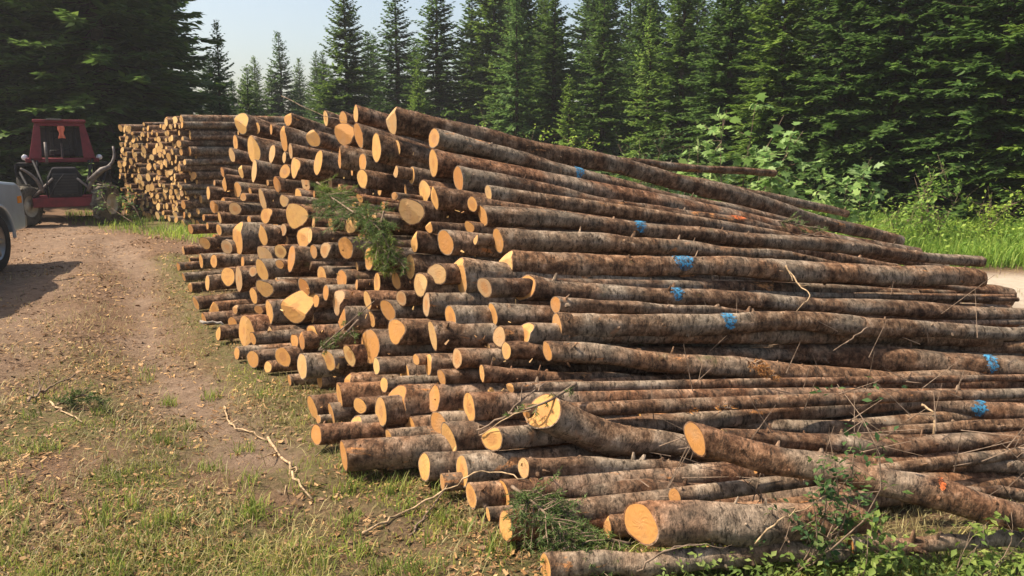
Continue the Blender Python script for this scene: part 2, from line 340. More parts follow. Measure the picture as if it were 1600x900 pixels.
def log_geometry(pts, rads, cutn=None, notch=None, nseg=22, step=.12, knots=6, seed=0, rough=.03, flare=.0, bend=0):
    """pts world (k,3), radii (k). Returns matrix, bark MB, cut MB, frames."""
    rs = np.random.default_rng(seed)
    pr = np.column_stack([np.asarray(pts, float), np.asarray(rads, float)])
    Ltot = float(np.sum(np.linalg.norm(np.diff(pr[:, :3], axis=0), axis=1)))
    n = max(4, int(Ltot/step)); C, t = catmull(pr, n); rad = np.maximum(C[:, 3], .008); C = C[:, :3]
    r0 = rad[0]
    if bend:
        q = t/max(t[-1], 1e-6); wgt = np.minimum(1, q*5)
        C = C + np.outer(wgt*(np.sin(q*9+seed)+.6*np.sin(q*21+seed*2.3))*bend, [0, .6, 1]); rad = rad*(1+.05*np.sin(q*17+seed)+.03*np.sin(q*43+seed*1.7))
    d0 = C[1]-C[0]; d0 /= np.linalg.norm(d0)
    def frame(d):
        y = np.cross([0, 0, 1], d); y /= np.linalg.norm(y); return y, np.cross(d, y)
    y0, z0 = frame(d0); M = np.eye(4); M[:3, 0] = d0; M[:3, 1] = y0; M[:3, 2] = z0; M[:3, 3] = C[0]
    Mi = M[:3, :3].T
    # extra rings near the butt so that the cut plane blends in
    extra = [.25*r0, .6*r0, 1.1*r0]; tt = sorted(set([0.0]+extra+[q for q in t[1:] if q > 1.25*r0]))
    Cs = np.array([[np.interp(q, t, C[:, k]) for k in range(3)] for q in tt]); rr = np.interp(tt, t, rad); tt = np.array(tt)
    ang = np.linspace(0, 2*PI, nseg, endpoint=False)
    ph = rs.random(6)*2*PI
    oval = 1+.05*np.cos(2*ang+ph[0])+.035*np.cos(3*ang+ph[1])+.02*np.cos(5*ang+ph[2])
    nl = Mi @ np.asarray(cutn if cutn is not None else -d0)
    if nl[0] > -.3: nl[0] = -.3
    slopey, slopez = -nl[1]/nl[0], -nl[2]/nl[0]
    def h(y, z):
        v = slopey*y + slopez*z
        if notch:
            a, c, k = notch; q = (math.cos(a)*y+math.sin(a)*z)/r0
            v = v + np.maximum(0, q-c)*r0*k
        return np.clip(v, -1.3*r0, 1.7*r0)
    bm = MB(); vs = []
    for i, q in enumerate(tt):
        j = min(np.searchsorted(tt, q), len(tt)-1)
        dd = Cs[min(i+1, len(Cs)-1)]-Cs[max(i-1, 0)]; dd = dd/np.linalg.norm(dd); yy, zz = frame(dd)
        rough_k = 1+rough*(rs.random(nseg)-.5)*2*(i > 0) + .035*math.sin(q*3.1+ph[3])
        fl = 1+flare*math.exp(-q/(r0*2.2))
        rr_ = rr[i]*oval*rough_k*fl
        cy, cz = np.cos(ang)*rr_, np.sin(ang)*rr_
        k = max(0, 1-q/(1.9*r0)); hx = h(cy, cz)*k
        for a in range(nseg):
            p = Cs[i]+yy*cy[a]+zz*cz[a]+dd*hx[a]; vs.append(Mi @ (p-C[0]))
    m = len(tt); fs = [(i*nseg+j, (i+1)*nseg+j, (i+1)*nseg+(j+1) % nseg, i*nseg+(j+1) % nseg) for i in range(m-1) for j in range(nseg)]
    bm.add(vs, fs, 0)
    # tip cap (sawn)
    tip = vs[-nseg:]; c = sum(np.array(p) for p in tip)/nseg
    bm.add(list(tip)+[c], [((j+1) % nseg, nseg, j) for j in range(nseg)], 1)
    # bark edge annulus
    ob = np.array(vs[:nseg]); inn = []
    fl0 = 1+flare
    bt = max(.91, 1-.0065/r0)
    for a in range(nseg):
        y, z = ob[a][1]*bt, ob[a][2]*bt; inn.append((h(y, z), y, z))
    bm.add(list(ob)+inn, [(j, (j+1) % nseg, nseg+(j+1) % nseg, nseg+j) for j in range(nseg)], 0)
    # knots / branch stubs
    for k in range(knots):
        i = rs.integers(3, m-1) if m > 5 else 2; a = rs.random()*2*PI
        dd = Cs[min(i+1, m-1)]-Cs[i-1]; dd = dd/np.linalg.norm(dd); yy, zz = frame(dd)
        w = rs.random(); p = Cs[i]*(1-w)+Cs[i-1]*w; o = yy*math.cos(a)+zz*math.sin(a)
        r_ = rr[i]; kl = (.006+.045*rs.random()**4); kr = .0035+.008*rs.random()**2
        b0 = p+o*r_*.93; b1 = p+o*(r_+kl)+dd*kl*.5*rs.random(); x1 = np.cross(o, dd)
        kv = []
        for (bb, kk) in ((b0, kr*1.8), (b1, kr*.7)):
            for j in range(6): kv.append(Mi @ (bb+(dd*math.cos(j*PI/3)+x1*math.sin(j*PI/3))*kk-C[0]))
        bm.add(kv, [(j, (j+1) % 6, 6+(j+1) % 6, 6+j) for j in range(6)]+[(6,7,8,9,10,11)], 0)
    # sawn face as a polar grid
    cm = MB(); nr = 7; cv = [(float(h(0, 0)), 0, 0)]
    for i in range(1, nr+1):
        w = i/nr
        for a in range(nseg):
            y, z = inn[a][1]*w, inn[a][2]*w; cv.append((float(h(y, z)) + (rs.random()-.5)*.0016*(i < nr), y, z))
    cf = [(0, 1+(j+1) % nseg, 1+j) for j in range(nseg)]
    for i in range(nr-1):
        for j in range(nseg): cf.append((1+i*nseg+j, 1+i*nseg+(j+1) % nseg, 1+(i+1)*nseg+(j+1) % nseg, 1+(i+1)*nseg+j))
    cm.add(cv, cf, 0)
    return Matrix(M.tolist()), bm, cm, (C, t, rad, Mi)

def place_log(name, pts, rads, **kw):
    M, bm, cm, fr = log_geometry(pts, rads, **kw)
    o = link(name, bm.mesh(name, [BARK, WOOD], True)); o.matrix_world = M
    c = link('cut_end', cm.mesh('cut_end', WOOD), o)
    return o, fr
def paint_mark(o, fr, u, mat=BLUE, wpx=13, sweep=(-40, 130), seed=0, name='paint_mark'):
    C, t, rad, Mi = fr; rs = np.random.default_rng(seed)
    pu = 800+F*C[:, 0]/((C-[0, 0, CH]) @ FW); i = int(np.argmin(abs(pu-u))); i = min(max(i, 1), len(C)-2)
    w = np.interp(u, pu[i-1:i+2], [-1, 0, 1]); p = C[i]+(C[i+1]-C[i-1])*.5*w
    dd = C[i+1]-C[i-1]; dd /= np.linalg.norm(dd); yy = np.cross([0,0,1], dd); yy /= np.linalg.norm(yy); zz = np.cross(dd, yy)
    hw = wpx*.50*p[1]/F/dd[0]; n = 22; vs = []; r = rad[i]*1.07+.003
    for a in range(n):
        q = R(sweep[0]+(sweep[1]-sweep[0])*a/(n-1)); e = math.sin(PI*(a+.6)/(n+.2))**.5
        for k, s in enumerate((-1, -.33, .33, 1)):
            ww = hw*s*e*(.45+.9*rs.random())
            o_ = -yy*math.cos(q)+zz*math.sin(q); vs.append(Mi @ (p+dd*ww+o_*r-C[0]))
    fs = [(a*4+k, a*4+k+1, (a+1)*4+k+1, (a+1)*4+k) for a in range(n-1) for k in range(3)]
    b = MB(); b.add(vs, fs); m = link(name, b.mesh(name, mat, True), o); return m

def Tof(y0): return .16+.068*max(0, y0-3.3)
def yclamp(u, v, y, r):
    d = ray(u, v); s = -d[2]/d[1]
    return min(y, (CH-r-.015)/s) if s > .02 else y
def path_from(way, y0, T, r_fix=None):
    """way: list of (u,v,rpx[,y])"""
    u0, v0 = way[0][0], way[0][1]; x0 = P(u0, v0, y0)[0]; pts = []; rad = []
    for w in way:
        d = ray(w[0], w[1]); c = d[0]/d[1]; y = (y0-T*x0)/(1-T*c)
        if len(w) > 3: y = w[3]
        r = w[2]*mpp(w[0], w[1], y); y = yclamp(w[0], w[1], y, r)
        pts.append(P(w[0], w[1], y)); rad.append(w[2]*mpp(w[0], w[1], y))
    return pts, rad
def cut_normal(p, d, asp, vt=0.0, maxt=R(34)):
    asp = asp*.84; c = np.array([0, 0, CH])-p; ch = c[:2]/np.linalg.norm(c[:2]); ac = math.atan2(ch[1], ch[0])      # to camera
    an = math.atan2(-d[1], -d[0]); want = ac - math.acos(min(.98, asp)); # rotate from the camera direction towards -x
    if want < -PI: want += 2*PI
    diff = (want-an+PI) % (2*PI)-PI; diff = max(-maxt, min(maxt, diff)); a = an+diff
    n = np.array([math.cos(a), math.sin(a), vt]); return n/np.linalg.norm(n)

# visible butts: u, v, half height px, aspect, flags  (n = felling notch)
B = """375 192 15 .6 n|450 186 10 .7|443 217 18 .3|489 216 13 .85|536 209 17 .8 n|560 211 17 .4|588 231 20 .4|454 236 11 .3|497 254 19 .38
530 245 19 .15|556 178 13 .3|677 255 21 .35|618 268 9 .5|566 279 14 .6|662 299 17 .5|678 308 17 .4|640 331 18 .95 n|394 234 20 .35
425 240 13 .4|444 246 8 .4|397 267 17 .25|376 268 10 .4|350 286 13 .3|460 262 15 .4|445 268 11 .8|432 288 12 .4|410 312 16 .35|380 308 6 .8
333 323 10 .5|367 326 10 .9|343 340 9 .3|389 343 6 .5|318 340 5 .4|324 353 5 .4|415 337 13 .6|443 314 9 .7|458 338 19 .6 n|342 359 9 .5
371 373 24 .35|410 367 15 .5|474 371 15 .7 n|320 380 10 .8|354 386 11 .8|286 391 7 .3|278 417 7 .3|314 408 11 .3|334 408 11 .5|412 400 15 .6
438 393 11 .9|455 404 20 .3|437 413 7 .9|409 422 17 .5|379 410 9 .3|395 424 8 .7|373 436 20 .28|356 432 14 .7|324 442 12 .3|287 433 6 .4
297 449 7 .5|490 393 10 .6|507 391 12 .6|540 387 17 .75|577 403 17 .45|517 350 9 .5|484 368 12 .3|512 314 10 .5|562 310 7 .7|550 323 7 .8
616 306 6 .8|573 337 11 .4|584 345 12 .4|549 351 14 .7|670 355 9 .7|647 378 16 .4|696 379 20 .65|738 319 12 .7|763 301 12 .5|733 355 9 .8
743 374 8 .5|683 428 16 .9|717 430 27 .5|655 446 18 .55|757 449 16 .75|666 476 17 .35|704 497 20 .5|770 491 18 .42|780 526 15 .7|820 521 16 .6
578 541 28 .52|617 518 19 .62|676 524 22 .32|525 473 19 .32|534 497 17 .4|574 469 15 .4|509 457 12 .4|627 466 11 .8|606 485 16 .7|488 523 14 .65
513 563 16 .62|546 556 16 .6|588 572 13 .4|650 562 9 .6|669 570 17 .3|457 480 26 .75 n|475 449 14 .6|420 487 18 .3|404 484 7 .95|367 484 7 .6
412 451 13 .8|396 462 12 .5|306 474 11 .4|334 482 11 .7|364 508 14 .5|341 521 12 .3|381 517 24 .35|395 529 10 .5|395 561 14 .6|442 558 15 .75
459 535 13 .35|471 532 14 .35|472 572 20 .38|488 637 18 .45|494 679 15 .5|530 618 18 .25|542 603 19 .25|562 634 12 .8|600 601 12 .5|595 643 24 .4
618 631 26 .62 n|678 623 21 .45|733 636 22 .48|797 606 7 .9|690 590 14 .5|714 560 16 .5|685 661 18 .7|701 684 22 .58|769 686 18 .85|820 643 12 .4
558 668 18 .6|580 712 13 .4|603 722 12 .4|663 729 20 .45|722 735 25 .4|837 811 27 .35|945 824 17 .65|1054 776 12 .9|790 822 22 .5"""
# long logs seen along the right flank: waypoints u,v,r ; paint marks ; extra
LONG = [
 ('thickest', [(611,187,20),(755,215,16),(850,238,14),(950,256,13),(1050,283,13),(1155,308,11.5),(1261,340,11),(1345,360,9),(1408,377,7)], .5, 'n', [], "thickest long brown log lying along the very top of the pile"),
 ('', [(700,232,8,8.3),(940,250,7,9.3),(1050,259,6.5,9.9),(1210,271,5.5,10.8)], .5, '', [], "thin straight pole ending alone against the forest behind the top log"),
 ('', [(678,216,16),(755,235,13),(874,268,13),(950,288,12),(1040,307,10),(1134,326,9),(1206,342,7),(1250,353,6)], .6, '', [(899,BLUE,14)], "second long log from the top, orange-flaked bark with a blue paint mark"),
 ('', [(960,262,8,8.8),(1177,303,7,9.4),(1324,335,5.5,10.0)], .5, '', [], "slender pole ending beside the green shrubs just behind the top log"),
 ('', [(716,279,19),(794,289,15),(872,305,14),(950,322,13),(1050,336,11.5),(1155,351,10),(1232,362,8)], .42, '', [(1148,ORANGE_P,26)], "whitish-grey long log with orange stained far end, third from the top"),
 ('', [(754,337,16),(872,343,14),(989,355,12),(1100,366,11),(1155,374,11),(1261,381,11),(1345,390,10),(1430,399,9),(1534,408,8)], .5, 's', [(996,BLUE,18)], "long even log with blue paint band whose tip juts out farthest up right"),
 ('', [(778,376,19),(872,376,16),(989,384,14),(1100,391,10),(1160,394,8),(1235,398,6)], .5, 's', [], "smooth grey log directly below the blue-banded jutting log"),
 ('', [(1100,401,6,7.3),(1340,403,6,8.0),(1480,417,5,8.2)], .5, '', [], "thin reddish pole squeezed between two long logs at upper right"),
 ('', [(790,411,20),(900,416,18),(1063,418,16),(1155,418,15.5),(1261,423,16),(1366,429,16),(1472,432,15),(1533,438,13)], .62, 'n', [(1063,BLUE,30)], "thick long log with the largest blue paint splash"),
 ('', [(1100,446,11,6.5),(1300,450,13,6.9),(1450,453,15,7.2),(1577,465,15,7.4)], .5, '', [], "dark blunt log end beside the sandy road at right"),
 ('', [(1100,455,9,6.2),(1300,457,10,6.6),(1495,467,9,6.9)], .5, '', [], "dark shaded log just under the thick log with the large blue splash"),
 ('', [(820,450,20),(900,457,16),(1053,461,13),(1155,468,14),(1261,476,13),(1366,483,13),(1472,487,12),(1640,493,11)], .75, 's2', [(1053,BLUE,22)], "long log with slanting wide yellow butt and small blue mark"),
 ('', [(868,476,13),(950,478,11),(1050,484,9),(1130,490,8),(1300,500,6)], .65, '', [], "slender log wedged between two long blue-marked logs"),
 ('', [(870,509,20),(1000,509,18),(1133,506,16),(1250,505,15),(1350,511,15),(1450,514,13),(1600,521,10),(1650,523,10)], .48, '', [(1133,BLUE,22)], "long level log with blue mark at mid height of the right flank"),
 ('', [(1050,541,9,4.95),(1200,547,13,5.0),(1300,556,17,5.0),(1400,561,18,5.0),(1541,572,18,4.95),(1660,588,18,4.9)], .5, '', [(1541,BLUE,18)], "fat dark log with blue mark near the right picture edge, upper one"),
 ('', [(1300,527,7,5.3),(1450,536,8,5.4),(1660,549,8,5.5)], .5, '', [], "thin log lying behind the fat blue-marked log at right edge"),
 ('', [(791,548,14),(900,552,13),(1000,553,10)], .55, '', [], "log with neat oval butt tucked behind the next oval butt"),
 ('', [(855,549,14),(950,555,15),(1050,567,16),(1150,573,16),(1250,581,14),(1325,589,13),(1450,604,11),(1600,613,10),(1660,618,10)], .55, '', [(1537,BLUE,20)], "long log carrying the clump of rusty needles"),
 ('', [(753,583,14),(875,591,12),(1000,598,11),(1120,604,8)], .32, '', [], "whitish-topped log above the dark gap in the flank"),
 ('', [(1050,604,11,4.45),(1200,608,13,4.5),(1300,618,16,4.55),(1400,625,17,4.6),(1525,638,17,4.6),(1660,648,16,4.6)], .5, '', [(1520,BLUE,26)], "log with bare yellow patch and dull blue mark under the fat logs"),
 ('', [(950,627,10,4.3),(1100,632,12,4.4),(1300,642,12,4.5)], .5, '', [], "shaded log at the back of the dark gap in the flank"),
 ('', [(1000,655,10,4.15),(1175,664,11,4.2),(1300,669,11,4.2),(1500,668,9,4.25),(1660,662,9,4.3)], .5, '', [], "dull grey log behind the thorny brush"),
 ('', [(1130,684,13,3.85),(1250,690,14,3.9),(1375,697,16,3.9),(1500,694,16,3.95),(1660,690,14,4.0)], .5, '', [], "pale knotty log with the upright broken stub behind it"),
 ('', [(1180,730,10,3.65),(1400,732,12,3.7),(1520,728,11,3.7),(1660,736,11,3.7)], .5, '', [], "reddish log partly covered by tangled dead twigs at right"),
 ('', [(849,643,29),(920,673,28),(1000,690,22),(1065,697,19),(1160,720,16),(1250,748,13)], .8, 'big', [], "big crooked grey butt cut on a long slant, lying across the pile"),
 ('', [(1086,685,23,3.22),(1175,707,21,3.18),(1250,725,20,3.14),(1325,741,20,3.1),(1400,760,22,3.06),(1500,781,23,3.02),(1600,805,22,2.98),(1700,832,21,2.95)], .72, '', [(1460,ORANGE_P,11)], "grey smooth log slanting down to the lower right corner on top"),
 ('', [(818,731,17),(887,731,17),(984,735,15.5),(1058,738,15),(1150,741,13),(1240,746,10)], .6, '', [], "straight log with round yellow butt in the low front rows"),
 ('', [(786,773,23),(862,768,18),(984,769,17),(1060,769,16),(1150,765,14),(1225,760,13),(1320,762,11)], .55, '', [], "pinkish peeling log with tall oval butt near the ground"),
 ('', [(1001,818,31,2.98),(1140,817,31,3.02),(1260,815,29,3.06),(1360,808,26,3.1)], .86, 'flat', [], "foremost fat short log with the largest bright square-bottomed cut face"),
 ('', [(852,885,19),(950,881,19),(1100,873,18),(1320,860,16)], .45, '', [], "dark bottom log half hidden under the fir bough at front"),
 ('', [(1330,852,12,3.0),(1480,847,12,3.0),(1700,845,12,3.0)], .5, '', [], "half buried pale log among the weeds at lower right"),
 ('', [(1400,760,9,3.4),(1560,772,9,3.4),(1700,780,9,3.4)], .5, '', [], "mossy thin log behind the slanting grey log"),
]
butts = []
for row in B.replace('\n', '|').split('|'):
    q = row.split(); butts.append((float(q[0]), float(q[1]), float(q[2]), float(q[3]), q[4] if len(q) > 4 else ''))
LM = [((590,350), "the green spruce spray"), ((457,480), "the gaping notched butt"), ((578,541), "the largest oval butt"), ((375,192), "the top-left notched log"),
      ((611,187), "the thick topmost log"), ((849,643), "the big slanting butt"), ((1001,818), "the bright foremost butt"), ((717,430), "the tall half-dark butt"),
      ((371,373), "the tall butt by the road side"), ((490,658), "the two low butts in grass"), ((640,331), "the cleft orange butt"), ((618,631), "the orange hollowed butt"), ((381,517), "the long-faced butt low at left")]
OCT = ["right of", "lower right of", "below", "lower left of", "left of", "upper left of", "above", "upper right of"]
ORD = ["first", "second", "third", "fourth", "fifth", "sixth", "seventh", "eighth", "ninth", "tenth", "eleventh", "twelfth", "thirteenth", "fourteenth", "fifteenth"]
def lm_key(u, v):
    best = min(LM, key=lambda l: (l[0][0]-u)**2+(l[0][1]-v)**2); dx, dy = u-best[0][0], v-best[0][1]
    if math.hypot(dx, dy) < 6: return best[1], -1, 0
    return best[1], int(round(math.atan2(dy, dx)/(PI/4))) % 8, math.hypot(dx, dy)
pend = []; mainlogs = 0
GROUP = 'logs in the big pile'
OWN = {(375,192): "top-left log of the pile with a felling notch in its butt", (457,480): "log with gaping notched butt, widest mouth-like cut in the pile",
       (578,541): "thick log showing the largest oval yellow face low in the pile", (717,430): "log with tall half-dark two-tone cut face",
       (371,373): "log with tall bright butt standing out near the road side", (640,331): "log with cleft orange butt turned to the road", (618,631): "fat log with orange hollowed butt near the ground",
       (381,517): "log with long narrow face low at the left foot", (488,637): "upper of the two low butts lying in the grass", (494,679): "lower of the two low butts lying in the grass"}
for i, (u, v, r, asp, fl) in enumerate(butts):
    y0 = face_depth(u, v)*(1+random.gauss(0, .012)); y0 = yclamp(u, v, y0, r*mpp(u, v, y0)*1.0)
    p = P(u, v, y0); rm = r*mpp(u, v, y0); T = Tof(y0)+random.uniform(-.05, .05)
    if asp > .7: T += .16
    Ln = random.uniform(4.0, 5.6)*(1 if u < 700 else .8); z = p[2]
    zt = min(.62*z, .6)+.02
    d = np.array([1, T+abs(random.gauss(0, .08))-.02, 0]); d /= np.linalg.norm(d); end = p+d*Ln; end[2] = max(zt-abs(random.gauss(0, .16))*min(1, z), rm*.6+.02)
    mid = (p*.5+end*.5); mid[2] += .03*z
    dd = mid-p; dd /= np.linalg.norm(dd)
    cn = cut_normal(p, dd, asp, random.uniform(-.18, .18))
    notch = (R(random.uniform(65, 150)), random.uniform(.05, .35) if u != 457 else -.05, .8 if u != 457 else 1.1) if fl == 'n' else None
    if notch is None and random.random() < .34: notch = (random.uniform(.6, 3.6), random.uniform(.35, .7), random.uniform(.4, 1.0))
    o, fr = place_log('log', [p, mid, end], [rm, rm*.86, max(.02, rm*.6)], cutn=cn, notch=notch, nseg=22 if r > 12 else 14, step=.22, knots=5, seed=i, flare=.06)
    pend.append((o, u, v, rm, False, OWN.get((int(u), int(v))))); mainlogs += 1
longfr = []
for i, (k, way, asp, fl, marks, label) in enumerate(LONG):
    y0 = way[0][3] if len(way[0]) > 3 else face_depth(way[0][0], way[0][1])
    pts, rad = path_from(way, y0, Tof(y0)); p = pts[0]; dd = pts[1]-pts[0]; dd /= np.linalg.norm(dd)
    vt = {'s': -.15, 's2': .5, 'big': .75, 'flat': .1}.get(fl, random.uniform(-.1, .1))
    cn = cut_normal(p, dd, asp, vt, R(52) if fl in ('big', 'flat', 's2') else R(45))
    notch = (R(70), .3, .8) if fl == 'n' else None
    o, fr = place_log('log', pts, rad, cutn=cn, notch=notch, nseg=28, step=.07, knots=26, seed=500+i, rough=.045, flare=.04, bend=.008)
    for q, (mu, mat, wp) in enumerate(marks): paint_mark(o, fr, mu, mat, wp, (-15+10*(q%2), 100+8*(i%3)) if mat is BLUE else (30, 85), seed=i*7+q)
    tag(o, label, 'log', GROUP); mainlogs += 1; longfr.append(fr)
# recessed logs filling the gaps of the face
allb = [(b[0], b[1], b[2]) for b in butts]+[(l[1][0][0], l[1][0][1], l[1][0][2]) for l in LONG if len(l[1][0]) == 3]
OUT = [(362,188),(300,345),(278,420),(300,480),(345,535),(385,575),(465,600),(485,690),(570,735),(650,750),(720,770),(785,850),(850,895),(860,790),(800,700),(830,600),(850,470),(780,400),(740,330),(705,270),(650,215),(600,185),(550,172),(470,180)]
def inside(u, v, poly):
    c = False; j = len(poly)-1
    for i in range(len(poly)):
        if (poly[i][1] > v) != (poly[j][1] > v) and u < (poly[j][0]-poly[i][0])*(v-poly[i][1])/(poly[j][1]-poly[i][1])+poly[i][0]: c = not c
        j = i
    return c
tries = 0; nf = 0
while tries < 9000 and nf < 100:
    tries += 1; u = random.uniform(275, 860); v = random.uniform(175, 890)
    if not inside(u, v, OUT): continue
    y0 = face_depth(u, v); r = (random.uniform(.055, .095) if nf < 55 else random.uniform(.026, .05))/mpp(u, v, y0)
    if any(math.hypot(u-a+ (6 if u > a else 0)*0, v-b) < .82*(r+c) for a, b, c in allb): continue
    allb.append((u, v, r)); nf += 1
    y1 = yclamp(u, v, y0*random.uniform(1.03, 1.10), r*mpp(u, v, y0)); p = P(u, v, y1); rm = r*mpp(u, v, y1); T = Tof(y1)
    d = np.array([1, T, 0]); d /= np.linalg.norm(d); end = p+d*random.uniform(3.5, 5); end[2] = max(min(.6*p[2], .5), rm*.6+.02)
    dd = end-p; dd /= np.linalg.norm(dd)
    o, fr = place_log('log', [p, (p+end)/2, end], [rm, rm*.85, rm*.6], cutn=cut_normal(p, dd, random.uniform(.25, .6), random.uniform(-.15, .15)), nseg=14, step=.3, knots=3, seed=900+nf)
    pend.append((o, u, v, rm, True, None)); mainlogs += 1
# labels of the butts: nearest landmark, direction, order
keys = {}
for e in pend:
    if e[5]: continue
    nm, oc, dist = lm_key(e[1], e[2]); keys.setdefault((nm, oc, e[4]), []).append((dist, e))
for (nm, oc, rec), L in keys.items():
    L.sort(key=lambda q: q[0])
    for k, (dist, e) in enumerate(L):
        size = 'thick' if e[3] > .095 else ('slender' if e[3] < .06 else 'middling')
        what = 'shaded set-back log end' if rec else size+' log end'
        rel = OCT[oc] if oc >= 0 else 'over'
        e[0]['label'] = f"{ORD[min(k, 14)]} {what} {rel} {nm}"
for e in pend:
    if e[5]: e[0]['label'] = e[5]
    e[0]['category'] = 'log'; e[0]['group'] = GROUP
print('main logs', mainlogs, 'fill', nf)

# ------------------------------------------------------------------ far stack of short logs
F0 = np.array([-6.65, 16.5]); F1 = np.array([-9.75, 20.0]); fe = (F1-F0)/np.linalg.norm(F1-F0); FL = np.linalg.norm(F1-F0)
fd = np.array([math.cos(R(27)), math.sin(R(27))])
cells = []; row = 0; z = .10
while z < 2.2:
    s = .05+(row % 2)*.09 + row*.006; colm = 0
    while s < FL-.02*row-.05:
        top = 2.16-.12*(s/FL)+.07*math.sin(s*2.3)+random.uniform(-.12, .10)
        if z < top: cells.append((row, colm, s+random.uniform(-.035, .035), z+random.uniform(-.035, .035), random.choice([.048, .058, .068, .088])*random.uniform(.9, 1.1)))
        s += .132; colm += 1
    z += .122; row += 1
nrow = row
budget = max(0, 298-mainlogs)
cells_s = sorted(cells, key=lambda c: (c[2] > .45, -c[4]/(16.5+c[2]*.7)))
rest = MB(); nrest = 0
for k, (rw, cm_, s, z, r) in enumerate(cells_s):
    b = F0+fe*s+fd*random.uniform(-.14, .24); ln = random.uniform(2.3, 2.7); yaw = random.uniform(-.05, .05)
    e2 = b+np.array([fd[0]*math.cos(yaw)-fd[1]*math.sin(yaw), fd[1]*math.cos(yaw)+fd[0]*math.sin(yaw)])*ln
    p = np.array([b[0], b[1], z]); e3 = np.array([e2[0], e2[1], z+random.uniform(-.04, .04)])
    dd = e3-p; dd /= np.linalg.norm(dd); cn = cut_normal(p, dd, random.uniform(.3, .7), random.uniform(-.2, .2))
    if k < budget:
        o, fr = place_log('short_log', [p, (p+e3)/2, e3], [r, r*.95, r*.9], cutn=cn, nseg=12, step=.4, knots=2, seed=2000+k)
        if cm_ == 0: lb = f"short log on the far stack's near side, {ORD[min(14, nrow-1-rw)]} layer down"
        else: lb = f"log end in far stack, {ORD[min(nrow-1-rw, 14)]} layer down, {ORD[cm_] if cm_ < 15 else str(cm_+1)+'th'} from right corner"
        tag(o, lb, 'log', 'short logs in the far stack')
    else:
        M, bm, cm2, fr = log_geometry([p, (p+e3)/2, e3], [r, r*.95, r*.9], cutn=cn, nseg=10, step=.8, knots=0, seed=2000+k)
        Mn = np.array(M); R3, t3 = Mn[:3, :3], Mn[:3, 3]
        rest.add([R3 @ np.array(q)+t3 for q in bm.v], bm.f, 0); rest.m[-len(bm.m):] = bm.m
        rest.add([R3 @ np.array(q)+t3 for q in cm2.v], cm2.f, 1); nrest += 1
def wood_island():
    m, t, b = newmat('weathered_log_ends', .8, .15); g = NG(t); tc = g.n('ShaderNodeTexCoord').outputs['Object']; geo = g.n('ShaderNodeNewGeometry')
    c = g.ramp(geo.outputs['Random Per Island'], [(0, (.50, .29, .10)), (.4, (.60, .39, .16)), (.7, (.40, .23, .08)), (1, (.62, .44, .20))])
    c = g.mix(g.ramp(g.noise(tc, 22, 4, .7), [(.45, 0), (.7, .6)]), c, (.36, .19, .085)); g.l(c, b.inputs['Base Color']); return m
if nrest:
    o = rest.build('stacked_logs', [BARK, wood_island()], smooth=True); tag(o, 'remaining weathered short log ends packed in the far stack beside the tractor', 'log stack', None, 'stuff')
print('far', len(cells), 'indiv', min(budget, len(cells)), 'rest', nrest)

# ------------------------------------------------------------------ conifers
def conifer(h, wid, seed, step=.10, tw=.062, zlow=.02, dens=1.0, mat=None):
    rs = np.random.default_rng(seed); Vv = []; limbs = MB()
    z = h*zlow+.1; base_r = .012*h+.02
    nzz = 10; tp = [(0.0, 0.0, h*k/nzz) for k in range(nzz+1)]
    for k in range(1, nzz): tp[k] = (rs.normal()*.02, rs.normal()*.02, tp[k][2])
    limbs.tube(tp, [base_r*(1-k/nzz)**.8+.008 for k in range(nzz+1)], 8)
    while z < h*.985:
        f = z/h; nb = int(rs.integers(5, 8)); Lb = wid*(1-f)**.82*(.55+.45*min(1, f*6))+.10
        az0 = rs.random()*2*PI
        for b in range(nb):
            az = az0+2*PI*b/nb+rs.normal()*.25; L = Lb*rs.uniform(.62, 1.18)
            if rs.random() < .06: L *= rs.uniform(.3, 1.35)
            el = -.32+.95*f**1.5+rs.normal()*.10; droop = .28*(1-f)+.05; up = .24
            zz = z+rs.normal()*.08
            dh = np.array([math.cos(az), math.sin(az), 0]); sd = np.array([-dh[1], dh[0], 0])
            def pos(t): return np.outer(t, dh)*L + np.array([0, 0, 1])*(zz + (math.sin(el)*L*t - droop*L*t**2 + up*L*t**3))[:, None]
            if L > .5:
                q = pos(np.array([0, .35, .7, 1.0])); limbs.tube(q, [.006+.008*L, .005+.006*L, .006, .003], 3, cap=False)
            n = max(3, int(L/step*dens)); t = (np.arange(n)+rs.random(n))/n; t = .12+.88*t
            for side in (-1, 1, 0):
                p = pos(t); m = len(t)
                ltw = ((.40*(1-t)+.13)*min(L, 1.9)*.62+.05)*rs.uniform(.7, 1.25, m)
                if side == 0: ltw = ltw*.75
                a = rs.uniform(.55, 1.05, m) if side else rs.uniform(-.3, .3, m)
                dz = rs.normal(-.18, .22, m) + (.1 if side == 0 else 0)
                d = np.outer(np.cos(a), dh)+np.outer(np.sin(a)*(side or 1), sd); d[:, 2] += dz
                d /= np.linalg.norm(d, axis=1)[:, None]
                up_ = np.stack([rs.normal(0, .35, m), rs.normal(0, .35, m), np.ones(m)], 1)
                wv = np.cross(d, up_); wv /= np.linalg.norm(wv, axis=1)[:, None]; w = (tw*rs.uniform(.7, 1.3, m))[:, None]
                L2 = ltw[:, None]
                Vv.append(np.stack([p, p+d*L2*.45+wv*w, p+d*L2, p+d*L2*.45-wv*w], 1))
        z += rs.uniform(.13, .24)*(.6+.6*(1-f))
    A = np.concatenate(Vv).reshape(-1, 3); Fc = np.arange(len(A)).reshape(-1, 4)
    return limbs.mesh('trunk', TRUNK, True), tri_mesh('crown', A, Fc, mat or NEEDLE)
TRUNK = simple('conifer_trunk_bark', (.085, .065, .052), .9, .1, 0, .3, 12)
